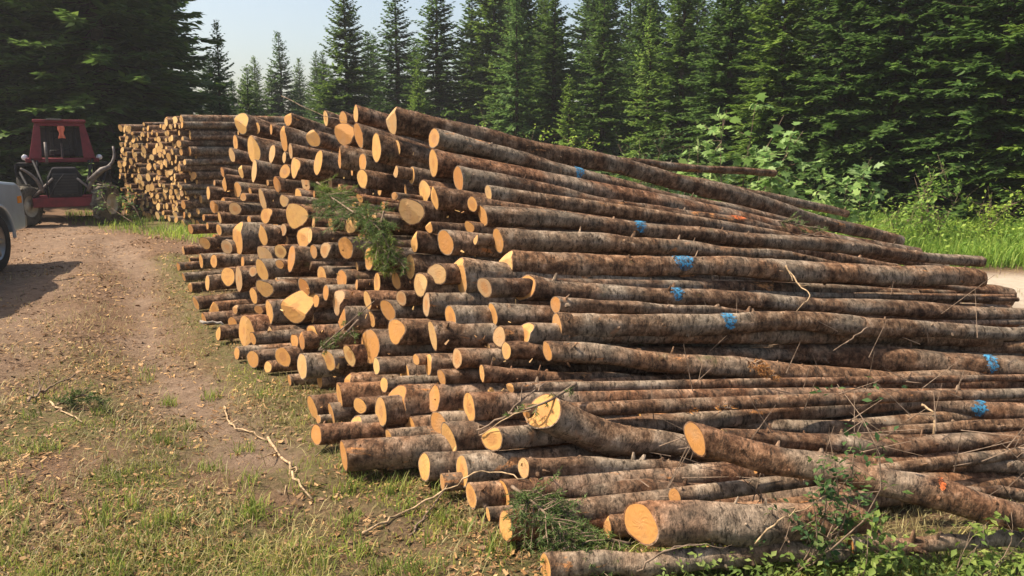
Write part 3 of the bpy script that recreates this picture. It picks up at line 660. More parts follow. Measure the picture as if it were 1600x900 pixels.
PROT = [conifer(11, 2.5, 11, step=.085), conifer(10, 2.3, 12), conifer(12.5, 3.1, 13, step=.085), conifer(9, 2.0, 14), conifer(11, 2.8, 15, step=.08), conifer(11.5, 2.9, 16, step=.08)]
PROT_P = [conifer(7, 1.7, 21, mat=NEEDLE_P), conifer(8.5, 1.9, 22, mat=NEEDLE_P)]
print('conifer quads', [len(p[1].polygons) for p in PROT])
def tree(pr, u, y, h, label, grp, rz=None, wscale=1.0, name='spruce_tree'):
    x = P(u, 225, y)[0]; h0 = max(v.co.z for v in list(pr[0].vertices)[-60:]+[pr[0].vertices[0]])
    h0 = pr[0].get('h', None) or h0
    e = empty(name, (x, y, float(gz(x, y))-.05), rz if rz is not None else random.random()*6.28)
    k = h/HT[id(pr)]; e.scale = (k*wscale, k*wscale, k); e.rotation_euler.x = random.uniform(-.02, .02)
    link('trunk', pr[0], e); link('crown', pr[1], e); tag(e, label, 'tree', grp); return e
HT = {}
for pr, hh in zip(PROT+PROT_P, [11, 10, 12.5, 9, 11, 11.5, 7, 8.5]): HT[id(pr)] = hh
def topv(v, y): return CH+(225-v)/F*y
G_R = 'spruces of the forest wall behind the pile'; G_L = 'dark spruces behind the tractor'
named = [ # u, top v, y, proto, width, label
 (545, -12, 37, 2, 1.15, 'dark pointed spruce standing clear against the sky above the pile'),
 (622, -5, 41, 3, 1.3, 'narrow spruce directly right of the dark pointed spruce'),
 (684, -22, 38, 0, 1.25, 'tall spruce between the sky notch and the narrow spruce'),
 (738, 4, 42, 1, 1.3, 'spruce whose tip fills the bright notch of sky'),
 (812, -35, 34, 4, 1.1, 'bright green spruce on the right edge of the sky notch'),
 (446, 58, 52, 3, 1.05, 'lone distant pointed spruce in the middle of the open sky'),
 (405, 92, 58, 1, 1.0, 'small distant spruce left of the lone pointed one'),
 (474, 96, 60, 3, 1.0, 'smallest distant spruce right of the lone pointed one'),
 (500, 84, 50, 0, .85, 'distant thin spruce beneath the dark pointed spruce'),
 (585, 60, 54, 1, 1.0, 'distant spruce seen between the pointed and the narrow spruce'),
]
for u, tv, y, k, ws, lb in named: tree(PROT[k], u, y, topv(tv, y), lb, None, wscale=ws)
tree(PROT_P[1], 346, 29, topv(38, 29), 'pale green young fir lit by the sun left of the far sky', None, wscale=.8, name='fir_tree')
tree(PROT_P[0], 392, 36, topv(105, 36), 'low pale fir below the distant spruces', None, name='fir_tree')
tree(PROT_P[0], 1010, 27, topv(20, 27), 'lighter young fir in the right forest wall', None, name='fir_tree', wscale=.8)
tree(PROT_P[1], 655, 33, topv(95, 33), 'lighter fir behind the top logs of the pile', None, name='fir_tree', wscale=.8)
tree(PROT_P[0], 808, 30, topv(-4, 30), 'pale fluffy fir at the right edge of the open sky', None, name='fir_tree', wscale=.8)
tree(PROT_P[0], 890, 28, topv(120, 28), 'small light fir low in the forest wall', None, name='fir_tree')
front = [(862,-8,31),(940,-12,29),(1008,-20,31),(1062,-45,26),(1135,-60,23.5),(1215,-130,21),(1310,-150,19.8),(1395,-200,18.8),(1480,-190,18.3),(1560,-230,17.0),(1650,-240,16.4),(1750,-260,15.8),(1860,-260,15.3),(1960,-260,15)]
flab = ['first','second','third','fourth','fifth','sixth','seventh','eighth','ninth','tenth','eleventh','twelfth','thirteenth','fourteenth']
for i, (u, tv, y) in enumerate(front):
    tree(PROT[[0,3,4,1,2,0,4,5,2,4,5,0,4,2][i]], u, y, topv(tv, y), f'{flab[i]} front-row spruce of the right forest wall, counted from the sky notch', G_R, wscale=random.uniform(1.0, 1.2))
def row(n, u0, u1, y0, y1, hr, lb, grp):
    for i in range(n):
        w = (i+random.uniform(-.3, .3))/(n-1); y = y0+(y1-y0)*w+random.uniform(-1, 1)
        tree(random.choice(PROT), u0+(u1-u0)*w, y, random.uniform(*hr), lb, grp, wscale=random.uniform(.9, 1.15))
row(20, 790, 2050, 38, 20, (8.0, 11.5), 'deep green spruce of the back rows inside the right forest', 'back rows of the right forest')
row(24, 760, 1950, 46, 27, (9.5, 12.5), 'deep green spruce of the back rows inside the right forest', 'back rows of the right forest')
row(10, 515, 830, 50, 46, (6.0, 8.4), 'shadowy spruce closing the gap beneath the sky notch', 'spruces beneath the sky notch')
row(13, 330, 560, 46, 62, (5.2, 7.4), 'low distant tree of the skyline under the open sky', 'low trees of the distant skyline')
leftt = [(-60,26,14),(20,24.5,13),(95,25.5,14),(165,24,13.5),(228,26,13),(252,29,10),(-190,26.5,13)]
for i, (u, y, h) in enumerate(leftt):
    tree(PROT[[2,0,4,2,0,1,4][i]], u, y, h, f'dark spruce, {flab[i]} of the shaded trees left of the sky, counted from the picture edge' if False else ['dark spruce at the left picture edge above the pickup','dark spruce right behind the red cab, left one','dark spruce right behind the red cab, right one','dark spruce above the gap between tractor and far stack','dark spruce above the far stack','shorter dark spruce beside the pale young fir','dark spruce outside the left picture edge'][i], G_L, wscale=1.15)
row(12, -420, 228, 28, 33, (12, 15), 'black-green spruce of the rows deep in the left forest', 'back rows of the left forest')
row(10, -500, 235, 35, 40, (12, 15), 'black-green spruce of the rows deep in the left forest', 'back rows of the left forest')

for k, (x, y, h) in enumerate([(-15.2,17.4,6.2),(-17.0,19.0,8.5),(-19.5,22.5,14),(-22,24.5,15),(-20,26.5,15),(-24,28,15),(-26,23,15),(-18.5,24.8,14),(-27,31,15),(-22,33,15)]):  # unseen spruces added as shadow casters for the tractor and left trees
    tree(PROT[[0,4,5][k % 3]], 800+x/y*F, y, h, 'unseen spruce added outside the left picture edge to shade the tractor and left trees', 'unseen shade-casting spruces added beyond the left picture edge', wscale=1.0)
# ------------------------------------------------------------------ leafy plants
def leaves(cent, size, rs, tilt=.6, aspect=.55, lobes=False):
    n = len(cent); az = rs.random(n)*2*PI; el = rs.normal(-.15, tilt, n)
    d = np.stack([np.cos(az)*np.cos(el), np.sin(az)*np.cos(el), np.sin(el)], 1)
    up = np.stack([rs.normal(0, .4, n), rs.normal(0, .4, n), np.ones(n)], 1); w = np.cross(d, up); w /= np.linalg.norm(w, axis=1)[:, None]
    nn = np.cross(w, d); L = (size*rs.uniform(.6, 1.3, n))[:, None]; W_ = L*aspect
    if lobes:
        pts = [(0, 0, 0), (.25, .5, .05), (.42, .28, .02), (.75, .55, .0), (.72, .2, 0), (1.05, 0, -.12), (.72, -.2, 0), (.75, -.55, 0), (.42, -.28, .02), (.25, -.5, .05)]
        Vv = np.stack([cent+d*L*a+w*L*b*.95+nn*L*c for a, b, c in pts], 1).reshape(-1, 3)
        b0 = np.arange(n)[:, None]*10
        quads = [(0,1,2,9),(9,2,4,8),(2,3,4,4),(8,4,6,6),(4,5,6,6),(8,6,7,7),(9,8,0,0)]
        tris = [(0,1,2),(0,2,8),(8,9,0),(2,3,4),(2,4,6),(2,6,8),(4,5,6),(6,7,8)]
        Fc = np.concatenate([b0+np.array(t)[None] for t in tris]); return Vv, Fc
    Vv = np.stack([cent, cent+d*L*.45+w*W_*.5+nn*L*.06, cent+d*L-nn*L*.08, cent+d*L*.45-w*W_*.5+nn*L*.06], 1).reshape(-1, 3)
    b0 = np.arange(n)[:, None]*4
    return Vv, np.concatenate([b0+np.array([[0, 1, 2]]), b0+np.array([[0, 2, 3]])])
def shrub(name, base, stems, nleaf, size, mat, label, cat='shrub', grp=None, spread=.12, lobes=False, seed=0, stem_r=.008, smat=None, tilt=.5, aspect=.55, low=.3, shape='foliage'):
    """stems: list of tip offsets (dx,dy,dz)"""
    rs = np.random.default_rng(seed); e = empty(name, tuple(base)); sm = MB(); cs = []
    for tip in stems:
        tip = np.array(tip, float); n = 7; t = np.linspace(0, 1, n)
        bend = rs.normal(0, .10, 3)*np.linalg.norm(tip); pts = np.outer(t, tip)+np.outer(np.sin(PI*t), bend); pts[:, 2] = np.abs(pts[:, 2])
        pts[0] = rs.normal(0, .015, 3)*[1, 1, 0]
        sm.tube(pts, [stem_r*(1-.75*q) for q in t], 5)
        k = int(nleaf/len(stems)); q = low+(1-low)*rs.random(k)**.8
        c = np.stack([np.interp(q, t, pts[:, j]) for j in range(3)], 1)
        # small side twigs carry the leaves in clusters
        ncl = max(3, k//6); cl = rs.integers(0, ncl, k); off = rs.normal(0, spread, (ncl, 3)); qc = low+(1-low)*rs.random(ncl)
        cc = np.stack([np.interp(qc, t, pts[:, j]) for j in range(3)], 1)
        for j in range(ncl): sm.tube([cc[j], cc[j]+off[j]], [stem_r*.4, stem_r*.2], 3, cap=False)
        c = cc[cl]+off[cl]*rs.uniform(.3, 1.1, (k, 1))+rs.normal(0, size*.35, (k, 3)); cs.append(c)
    c = np.concatenate(cs); c[:, 2] = np.maximum(c[:, 2], size*.3)
    Vv, Fc = leaves(c, size, rs, tilt, aspect, lobes)
    sm.build('stem', smat or TWIG, e, True); link(shape, tri_mesh(shape, Vv, Fc, mat), e); return tag(e, label, cat, grp)
def gpt(u, y): x = P(u, 225, y)[0]; return np.array([x, y, float(gz(x, y))])
def tip(u, v, y, base): return P(u, v, y)-base
b = gpt(1150, 12.6); shrub('maple_sapling', b, [tip(1180,165,12.5,b), tip(1225,180,12.4,b), tip(1130,185,12.7,b), tip(1255,205,12.3,b), tip(1200,225,12,b), tip(1240,250,12,b)], 300, .155, LEAF_P, 'tall pale maple sapling with big lobed leaves above the thin lone pole', spread=.2, lobes=True, seed=1, low=.5, stem_r=.014)
b = gpt(1085, 12.8); shrub('maple_sapling', b, [tip(1090,215,12.8,b), tip(1108,232,12.7,b), tip(1078,240,12.9,b)], 80, .14, LEAF_P, 'small pale maple sprout left of the tall sapling', spread=.13, lobes=True, seed=2, low=.55)
b = gpt(1300, 12.2); shrub('maple_sapling', b, [tip(1240,275,12.2,b), tip(1285,275,12,b), tip(1265,300,11.8,b), tip(1320,295,11.9,b), tip(1225,295,12.3,b)], 260, .14, LEAF_P, 'low bushy maple growing beside the slender pole tips', spread=.18, lobes=True, seed=3, low=.35)
b = gpt(1355, 12.4); shrub('maple_sapling', b, [tip(1362,245,12.4,b), tip(1350,275,12.3,b), tip(1370,290,12.2,b)], 100, .14, LEAF_P, 'upright maple shoot with a yellowish top', spread=.13, lobes=True, seed=4, low=.4)
b = gpt(1465, 13.6); shrub('green_shrub', b, [tip(1450,285,13.5,b), tip(1480,262,13.6,b), tip(1440,310,13.4,b), tip(1500,300,13.5,b), tip(1465,330,13.2,b)], 620, .085, LEAF, 'airy light green bush in front of the right spruces', spread=.22, seed=5, low=.2, stem_r=.01)
b = gpt(1555, 13.4); shrub('green_shrub', b, [tip(1550,300,13.4,b), tip(1580,320,13.3,b), tip(1530,335,13.2,b), tip(1610,310,13.2,b)], 520, .085, LEAF, 'light green bush at the right picture edge', spread=.22, seed=6, low=.15)
b = gpt(1410, 13.2); shrub('green_shrub', b, [tip(1405,325,13.1,b), tip(1430,335,13.1,b), tip(1385,335,13,b)], 300, .08, LEAF, 'low green bush between the maple shoot and the airy bush', spread=.2, seed=7, low=.1)
b = gpt(870, 20); shrub('green_shrub', b, [tip(850,205,20,b), tip(880,212,20,b), tip(920,215,20,b), tip(830,220,20,b)], 420, .10, LEAF, 'light shrub peeping over the top logs before the forest', spread=.3, seed=8, low=.3)
b = gpt(1030, 18); shrub('green_shrub', b, [tip(1000,215,18,b), tip(1040,205,18,b), tip(1070,225,18,b), tip(965,225,18,b)], 420, .10, LEAF_D, 'reddish green shrub behind the middle of the top log', spread=.3, seed=9, low=.3)
b = gpt(700, 22); shrub('green_shrub', b, [tip(690,190,22,b), tip(720,195,22,b), tip(760,200,22,b)], 260, .11, LEAF, 'small shrub behind the butt of the topmost log', spread=.3, seed=10, low=.3)
LEAF_W = leaf_material('weed_leaves', (.09, .155, .04), (.16, .235, .06), (.27, .33, .12), .4)
# plants in front of the pile
b = gpt(1398, 2.85); shrub('leafy_weed', b, [tip(1385,800,2.85,b), tip(1420,815,2.8,b), tip(1355,830,2.85,b), tip(1440,850,2.75,b), tip(1400,840,2.7,b), tip(1370,795,2.9,b)], 170, .046, LEAF_W, 'bright yellow-green leafy weed at the bottom right before the logs', 'weed', spread=.035, seed=11, low=.15, stem_r=.003, aspect=.5)
b = gpt(1560, 2.8); shrub('leafy_weed', b, [tip(1545,815,2.8,b), tip(1580,800,2.8,b), tip(1600,840,2.8,b), tip(1530,850,2.8,b)], 130, .038, LEAF_W, 'small yellowish weed in the lower right corner', 'weed', spread=.04, seed=12, low=.2, stem_r=.003)
b = gpt(1285, 2.95); b[2] += 0
shrub('leafy_sapling', b, [tip(1308,600,3.0,b), tip(1335,612,3.02,b), tip(1295,680,2.95,b), tip(1285,720,2.9,b), tip(1330,740,2.9,b), tip(1360,770,2.9,b), tip(1265,760,2.9,b)], 420, .034, LEAF_D, 'dark-leaved sapling standing up in front of the slanting grey log', 'sapling', spread=.06, seed=13, low=.3, stem_r=.0045)
b = gpt(1210, 3.0); shrub('leafy_sapling', b, [tip(1240,790,2.95,b), tip(1200,800,2.95,b), tip(1300,800,2.9,b)], 60, .028, LEAF_D, 'sparse low sapling shoots before the fat foremost log', 'sapling', spread=.05, seed=14, low=.4, stem_r=.004)
b = gpt(215, 16.2); shrub('green_shrub', b, [tip(165,285,17.5,b), tip(172,310,17.4,b)], 200, .08, LEAF_D, 'dim green shrub squeezed between tractor and far stack', spread=.22, seed=15, low=.2)

# ------------------------------------------------------------------ fir boughs
def bough(name, pts, width, mat, label, seed=0, needle=.022, dens=1.0, cat='branch', hang=.3):
    rs = np.random.default_rng(seed); pts = np.array(pts, float); C, t = catmull(pts, 26); L = t[-1]; sm = MB(); o0 = C[0].copy()
    e = empty(name, tuple(o0)); sm.tube(C-o0, np.linspace(.009, .003, 26), 5); nb = []; nd = []
    for k in range(int(46*dens)):
        q = rs.uniform(.08, 1); i = int(q*25); dd = C[min(i+1, 25)]-C[max(i-1, 0)]; dd /= np.linalg.norm(dd)
        sd = np.cross(dd, [0, 0, 1]); sd /= np.linalg.norm(sd); up = np.cross(sd, dd)
        s = rs.choice([-1, 1]); dr = dd*rs.uniform(.4, 1)+sd*s*rs.uniform(.5, 1)+up*rs.normal(.1, .5); dr[2] -= hang*rs.random(); dr /= np.linalg.norm(dr)
        ln = width*(1.15-q*.7)*rs.uniform(.5, 1.1); p0 = C[i]; p1 = p0+dr*ln; p1[2] = max(p1[2], .02); sm.tube([p0-o0, (p0+p1)/2-o0+rs.normal(0, .01, 3), p1-o0], [.0035, .0025, .0015], 4, cap=False)
        n = int(ln/.0032); w = rs.random(n)[:, None]; nb.append(p0-o0+(p1-p0)*w)
        v = rs.normal(0, 1, (n, 3)); v -= (v @ dr)[:, None]*dr; v /= np.linalg.norm(v, axis=1)[:, None]; nd.append(v*.85+dr*.55)
        for j in range(3):
            w0 = rs.uniform(.2, .9); q0 = p0+(p1-p0)*w0; d2 = dr*.7+np.cross(dr, up)*rs.choice([-1, 1])*.7+rs.normal(0, .2, 3); d2 /= np.linalg.norm(d2); l2 = ln*.4*rs.uniform(.5, 1)
            n2 = int(l2/.0035)+2; w = rs.random(n2)[:, None]; nb.append(q0-o0+d2*l2*w); v = rs.normal(0, 1, (n2, 3)); v /= np.linalg.norm(v, axis=1)[:, None]; nd.append(v*.8+d2*.6)
            sm.tube([q0-o0, q0-o0+d2*l2], [.002, .001], 3, cap=False)
    Pn = np.concatenate(nb); D = np.concatenate(nd); n = len(Pn); w = np.cross(D, rs.normal(0, 1, (n, 3))); w /= np.linalg.norm(w, axis=1)[:, None]
    ln = (needle*rs.uniform(.7, 1.2, n))[:, None]; ww = .0021
    Vv = np.stack([Pn-w*ww, Pn+w*ww, Pn+D*ln], 1).reshape(-1, 3); Fc = np.arange(len(Vv)).reshape(-1, 3)
    sm.build('stem', TWIG, e, True); link('needles', tri_mesh('needles', Vv, Fc, mat), e); return tag(e, label, cat)
NEEDLE_B = leaf_material('cut_bough_needles', (.06, .11, .035), (.11, .175, .055), (.18, .25, .09), .35)
NEEDLE_R = leaf_material('rusty_dead_needles', (.30, .13, .05), (.42, .20, .08), (.5, .28, .13), .25)
bough('fir_bough', [P(800,760,3.3), P(850,800,3.1), P(900,850,2.98), P(940,895,2.9)], .20, NEEDLE_B, 'large green fir bough lying before the low front logs', 31, dens=2.4)
bough('fir_bough', [P(985,850,3.05), P(920,840,3.0), P(870,865,2.95), P(840,890,2.9)], .13, NEEDLE_B, 'flat fir bough over the bottom log, crossing the large one', 32, dens=1.1)
bough('fir_bough', [P(505,300,6.9), P(550,330,6.0), P(590,355,5.65), P(615,400,5.55), P(640,420,5.5)], .29, NEEDLE_B, 'green spruce spray hanging over the pile face', 33, dens=1.8, needle=.034, hang=.6)
bough('fir_bough', [P(600,330,5.75), P(590,380,5.65), P(600,420,5.6)], .22, NEEDLE_B, 'drooping spruce twig below the green spray on the face', 34, dens=1.0, needle=.03, hang=.9)
bough('fir_bough', [P(495,285,7.1), P(520,300,6.9), P(545,300,6.8)], .2, NEEDLE_B, 'thin spruce twig stuck above the green spray', 35, dens=.9, needle=.03)
bough('fir_bough', [P(560,500,5.1), P(530,530,4.95), P(500,545,4.9), P(585,470,5.1)], .10, NEEDLE_B, 'sparse twig hanging by the large oval butt', 36, dens=.35)
bough('fir_bough', [P(900,600,3.9), P(860,625,3.75), P(820,640,3.72), P(790,650,3.9)], .07, NEEDLE_B, 'mossy green twig left of the big crooked butt', 37, dens=.3)
bough('fir_bough', [P(1165,560,4.35), P(1190,575,4.3), P(1210,592,4.28)], .07, NEEDLE_R, 'clump of rusty dead needles on the long log', 38, dens=.9)
bough('fir_bough', [P(1060,640,4.0), P(1120,636,4.0), P(1150,640,4.0)], .05, NEEDLE_R, 'rusty needle scraps in the dark gap of the flank', 39, dens=.35)
bough('fir_bough', [P(1215,345,6.9), P(1250,352,6.9), P(1290,358,6.9)], .14, NEEDLE_B, 'yellow-green bough lying across the upper long logs', 40, dens=.4)
bough('fir_bough', [P(90,632,4.95), P(130,618,4.9), P(165,628,4.9)], .12, NEEDLE_B, 'little heap of green fir twigs on the bare ground', 41, dens=.9)

# ------------------------------------------------------------------ sticks and dead branches
def stick(name, way, r0, r1, mat, label, forks=0, seed=0, onground=True, cat='stick'):
    rs = np.random.default_rng(seed); pts = []
    for w in way:
        if onground and len(w) == 2: q = ground_pt(*w); q[2] = float(gz(q[0], q[1]))+r0+.006
        else: q = P(*w)
        pts.append(q)
    C, t = catmull(np.array(pts), max(8, len(way)*4)); C[1:-1] += rs.normal(0, r0*.5, C[1:-1].shape); m = MB(); o0 = C[0].copy()
    r0 *= .62; r1 *= .6; m.tube(C-o0, np.linspace(r0, r1, len(C))*(1+.18*rs.normal(0, 1, len(C))), 6)
    for k in range(forks):
        i = rs.integers(1, len(C)-1); dd = C[min(i+1, len(C)-1)]-C[i-1]; dd /= np.linalg.norm(dd); s = rs.normal(0, 1, 3); s[2] = abs(s[2])*.5; s = s/np.linalg.norm(s)
        d = dd*.7+s*.7; ln = t[-1]*rs.uniform(.1, .3); m.tube([C[i]-o0, C[i]-o0+d*ln*.5+rs.normal(0, .01, 3), C[i]-o0+d*ln+rs.normal(0, .02, 3)], [r1*1.1, r1*.8, r1*.4], 4, cap=False)
    e = m.build(name, mat, None, True); e.location = tuple(o0); return tag(e, label, cat)
stick('stick', [(350,622),(360,650),(392,666),(418,676)], .010, .008, PALE, 'pale peeled stick, upper piece leading to the path', 2, 1)
stick('stick', [(418,673),(440,700),(462,732),(459,752),(488,780)], .013, .009, PALE, 'long pale crooked stick lying on the litter', 2, 2)
stick('stick', [(78,630),(100,650),(130,668)], .012, .007, PALE, 'short pale stick beside the green twig heap', 1, 3)
stick('stick', [(45,632),(70,610),(118,588)], .016, .008, TWIG, 'dark forked branch lying left of the path', 4, 4)
stick('stick', [(567,828),(600,812),(640,795),(700,765,3.62),(740,741,3.6),(785,739,3.58),(820,748,3.5)], .011, .005, PALE, 'arched branch springing from the ground over a low log', 1, 5)
stick('stick', [(640,826),(670,795),(705,757,3.7),(730,735,3.7)], .009, .005, TWIG, 'dark thin branch leaning on the tall low butt', 1, 6)
stick('stick', [(492,706),(520,690,4.4),(548,674,4.35)], .007, .004, TWIG, 'thin grey twig leaning on the lowest butt', 0, 7)
stick('stick', [(745,672,3.85),(790,650,3.85),(812,628,3.9),(850,600,4.1)], .010, .006, TWIG, 'dark bare branch sloping up behind the crooked butt', 2, 8)
stick('stick', [(750,680,3.8),(800,650,3.68),(830,640,3.66)], .006, .004, PALE, 'pale thin branch beside the dark sloping one', 0, 9)
stick('stick', [(1228,415,5.7),(1245,440,5.6),(1265,462,5.4),(1238,492,5.3)], .010, .005, PALE, 'bent dry branch hooked over the long level logs', 2, 10)
stick('stick', [(1356,512,4.9),(1330,530,4.85),(1302,548,4.8)], .008, .005, TWIG, 'short dead branch poking up over a fat log', 1, 11)
stick('stick', [(1440,633,4.15),(1458,645,4.1),(1462,680,4.08)], .013, .011, PALE, 'upright broken orange stub between the right logs', 0, 12)
stick('stick', [(1190,385,7.0),(1230,370,6.9),(1280,368,6.8),(1330,380,6.8)], .012, .006, TWIG, 'arched dead branch lying over the upper logs', 4, 13)
stick('stick', [(995,893,2.72),(1045,860,2.75),(1100,850,2.8),(1130,862,2.8)], .007, .003, TWIG, 'thin dark twig before the foremost log', 2, 14)
stick('stick', [(1180,850,2.85),(1215,815,2.85),(1265,790,2.9),(1300,765,2.9)], .006, .003, PALE, 'slanting straw-coloured twig by the dark sapling', 2, 15)
stick('stick', [(440,150,8.7),(500,178,8.2),(545,190,7.8)], .007, .003, TWIG, 'fine bare twig rising above the pile top', 3, 16)
stick('pole', [(245,502,6.9),(250,500,7.0)] if False else [(312,502,7.15),(335,505,7.2),(360,507,7.3)], .022, .02, simple('weathered_grey_pole', (.42,.38,.33), .85, .1, 0, .2, 10), 'weathered grey pole end low on the road side', 0, 17, cat='pole')
# loose tangle of fine dead twigs over the right flank
rs = np.random.default_rng(77); tw = MB()
for k in range(80):
    u = rs.uniform(1010, 1620); v = rs.uniform(420, 800) if k % 3 else rs.uniform(640, 800)
    y = np.interp(v, [300, 400, 500, 560, 640, 700, 760, 820], [6.9, 5.9, 5.0, 4.7, 4.15, 3.75, 3.4, 3.05])-.02
    p = P(u, v, y); a = rs.uniform(.1, PI-.1); ln = rs.uniform(.08, .32); d = np.array([math.cos(a)*rs.choice([-1, 1]), rs.normal(-.25, .3), math.sin(a)*.9]); c2 = rs.normal(0, .05, 3)
    tw.tube([p, p+d*ln*.5+c2*.5, p+d*ln+c2], [.0032, .0024, .0012], 4, cap=False)
    if rs.random() < .6: tw.tube([p+d*ln*.5+c2*.5, p+d*ln*.7+rs.normal(0, .05, 3)], [.002, .001], 3, cap=False)
tag(tw.build('twig_tangle', TWIG), 'tangle of fine dead twigs sticking up between the long logs', 'twigs', None, 'stuff')
# pile face: bark rags and chips
rs = np.random.default_rng(78); V1 = []
for k in range(420):
    u, v = rs.uniform(320, 860), rs.uniform(230, 860)
    if not inside(u, v, OUT): continue
    p = P(u, v, face_depth(u, v)*rs.uniform(.995, 1.03)); d = rs.normal(0, 1, 3); d /= np.linalg.norm(d); w = np.cross(d, rs.normal(0, 1, 3)); w /= np.linalg.norm(w); L2 = rs.uniform(.012, .04); W2 = rs.uniform(.003, .009)
    V1.append([p-w*W2, p+w*W2, p+w*W2*.5+d*L2, p-w*W2*.5+d*L2])
chipm = leaf_material('bark_chips', (.12, .06, .035), (.33, .19, .10), (.6, .42, .23), .1)
A = np.array(V1).reshape(-1, 3); tag(link('bark_chips', tri_mesh('bark_chips', A, np.arange(len(A)).reshape(-1, 4), chipm)), 'loose bark rags and splinters caught between the log ends', 'bark', None, 'stuff')

# ------------------------------------------------------------------ ground cover
def scatter(n, xr, yr, dens, seed):
    r_ = np.random.default_rng(seed); y = yr[0]*(yr[1]/yr[0])**r_.random(n); x = r_.uniform(xr[0], xr[1], n)*y
    k = r_.random(n) < dens(x, y); return x[k], y[k], r_
def blades(name, x, y, r_, ln, wd, mat, label, lean=.6, cat='grass'):
    n = len(x); z = gz(x, y)-.004; p = np.stack([x, y, z], 1); az = r_.random(n)*2*PI; le = np.abs(r_.normal(0, lean, n)); L = (ln*r_.uniform(.5, 1.4, n))[:, None]
    d = np.stack([np.cos(az)*np.sin(le), np.sin(az)*np.sin(le), np.cos(le)], 1); d2 = d+np.stack([np.cos(az), np.sin(az), -np.ones(n)*.5], 1)*.55
    w = np.stack([-np.sin(az), np.cos(az), np.zeros(n)], 1)*wd*r_.uniform(.6, 1.3, n)[:, None]
    m = p+d*L*.55; t = m+d2*L*.45
    Vv = np.stack([p-w, p+w, m+w*.8, m-w*.8, t], 1).reshape(-1, 3); b0 = np.arange(n)[:, None]*5
    Fc = np.concatenate([b0+np.array([[0,1,2]]), b0+np.array([[0,2,3]]), b0+np.array([[3,2,4]])])
    return tag(link(name, tri_mesh(name, Vv, Fc, mat)), label, cat, None, 'stuff')
def dg(x, y):
    m = masks(x, y); c = np.clip((fbm(x*2.6, y*2.6, 71)-.42)*5, 0, 1); return np.clip(m[1]*c+.02, 0, 1)*(1-m[0]*.9)*np.where((y > 9) & (x > 2), .2, 1)
x, y, r_ = scatter(190000, (-.72, .72), (2.4, 13), dg, 81); blades('grass', x, y, r_, .042, .0022, GRASSM, 'short green grass growing through the litter', .95)
x, y, r_ = scatter(110000, (-.72, .72), (2.4, 11), lambda x, y: np.clip(fbm(x*2, y*2, 91)*2.4-.8, 0, 1)*(1-masks(x, y)[0]), 82); blades('dry_grass', x, y, r_, .075, .0018, DRYG, 'straw-coloured dry grass lying over the clearing', 1.15)
def dv(x, y):
    return np.clip((x-(3.9-(y-9)*.20))*.9, 0, 1)*np.clip((y-10.7)*1.5, 0, 1)*np.clip(fbm(x*.8, y*.8, 99)*2-.3, .15, 1)
x, y, r_ = scatter(80000, (.05, .95), (10.5, 22), dv, 83); blades('verge_grass', x, y, r_, .30, .0075, leaf_material('verge_grass_blades', (.09,.19,.03), (.15,.27,.05), (.26,.36,.09), .45), 'lush green grass of the verge before the right forest', .45)
x, y, r_ = scatter(9000, (-.56, -.3), (13.5, 20), lambda x, y: np.clip(1.2-np.abs((y-16.2)+(x+7)*.9)/1.2, 0, 1)*np.clip(fbm(x*1.5, y*1.5, 98)*2-.4, 0, 1), 84); blades('verge_grass', x, y, r_, .17, .006, leaf_material('stack_foot_grass', (.10,.19,.03), (.17,.27,.06), (.28,.34,.1), .4), 'green grass at the foot of the far stack', .5)
# clumps near the camera
x0 = []; y0_ = []
r2 = np.random.default_rng(85)
for k in range(90):
    u, v = (r2.uniform(0, 800), r2.uniform(760, 910)) if k < 52 else ((r2.uniform(880, 1620), r2.uniform(865, 960)) if k < 76 else (r2.uniform(0, 420), r2.uniform(560, 760)))
    q = ground_pt(u, v); n = r2.integers(20, 60); x0.append(q[0]+r2.normal(0, .035, n)); y0_.append(q[1]+r2.normal(0, .035, n))
blades('grass_tufts', np.concatenate(x0), np.concatenate(y0_), r2, .085, .0024, GRASSM, 'taller bright grass tufts close to the camera', .5)
# undergrowth leaves
x, y, r_ = scatter(20000, (.02, .95), (10.8, 19), lambda x, y: dv(x, y)*.6, 86); c = np.stack([x, y, gz(x, y)+r_.random(len(x))**1.5*.5], 1); Vv, Fc = leaves(c, .075, r_, .5, .6)
tag(link('undergrowth', tri_mesh('undergrowth', Vv, Fc, LEAF)), 'mixed leafy undergrowth along the forest edge', 'undergrowth', None, 'stuff')
x, y, r_ = scatter(14000, (-.3, .6), (17, 34), lambda x, y: np.clip((y-17-np.abs(x)*0)*.4, 0, 1)*.7, 87); c = np.stack([x, y, gz(x, y)+r_.random(len(x))**1.3*1.1], 1); Vv, Fc = leaves(c, .16, r_, .5, .6)
tag(link('forest_undergrowth', tri_mesh('forest_undergrowth', Vv, Fc, LEAF_D)), 'dark leafy undergrowth at the foot of the forest wall', 'undergrowth', None, 'stuff')
x, y, r_ = scatter(7000, (.2, .75), (2.35, 3.35), lambda x, y: np.clip((3.25-y)*3, 0, 1)*np.clip(fbm(x*3, y*3, 55)*2-.2, 0, 1), 88); c = np.stack([x, y, gz(x, y)+r_.random(len(x))**1.5*.13], 1); Vv, Fc = leaves(c, .030, r_, .5, .55)
tag(link('ground_weeds', tri_mesh('ground_weeds', Vv, Fc, LEAF_W)), 'low leafy weeds growing before the bottom logs', 'weeds', None, 'stuff')
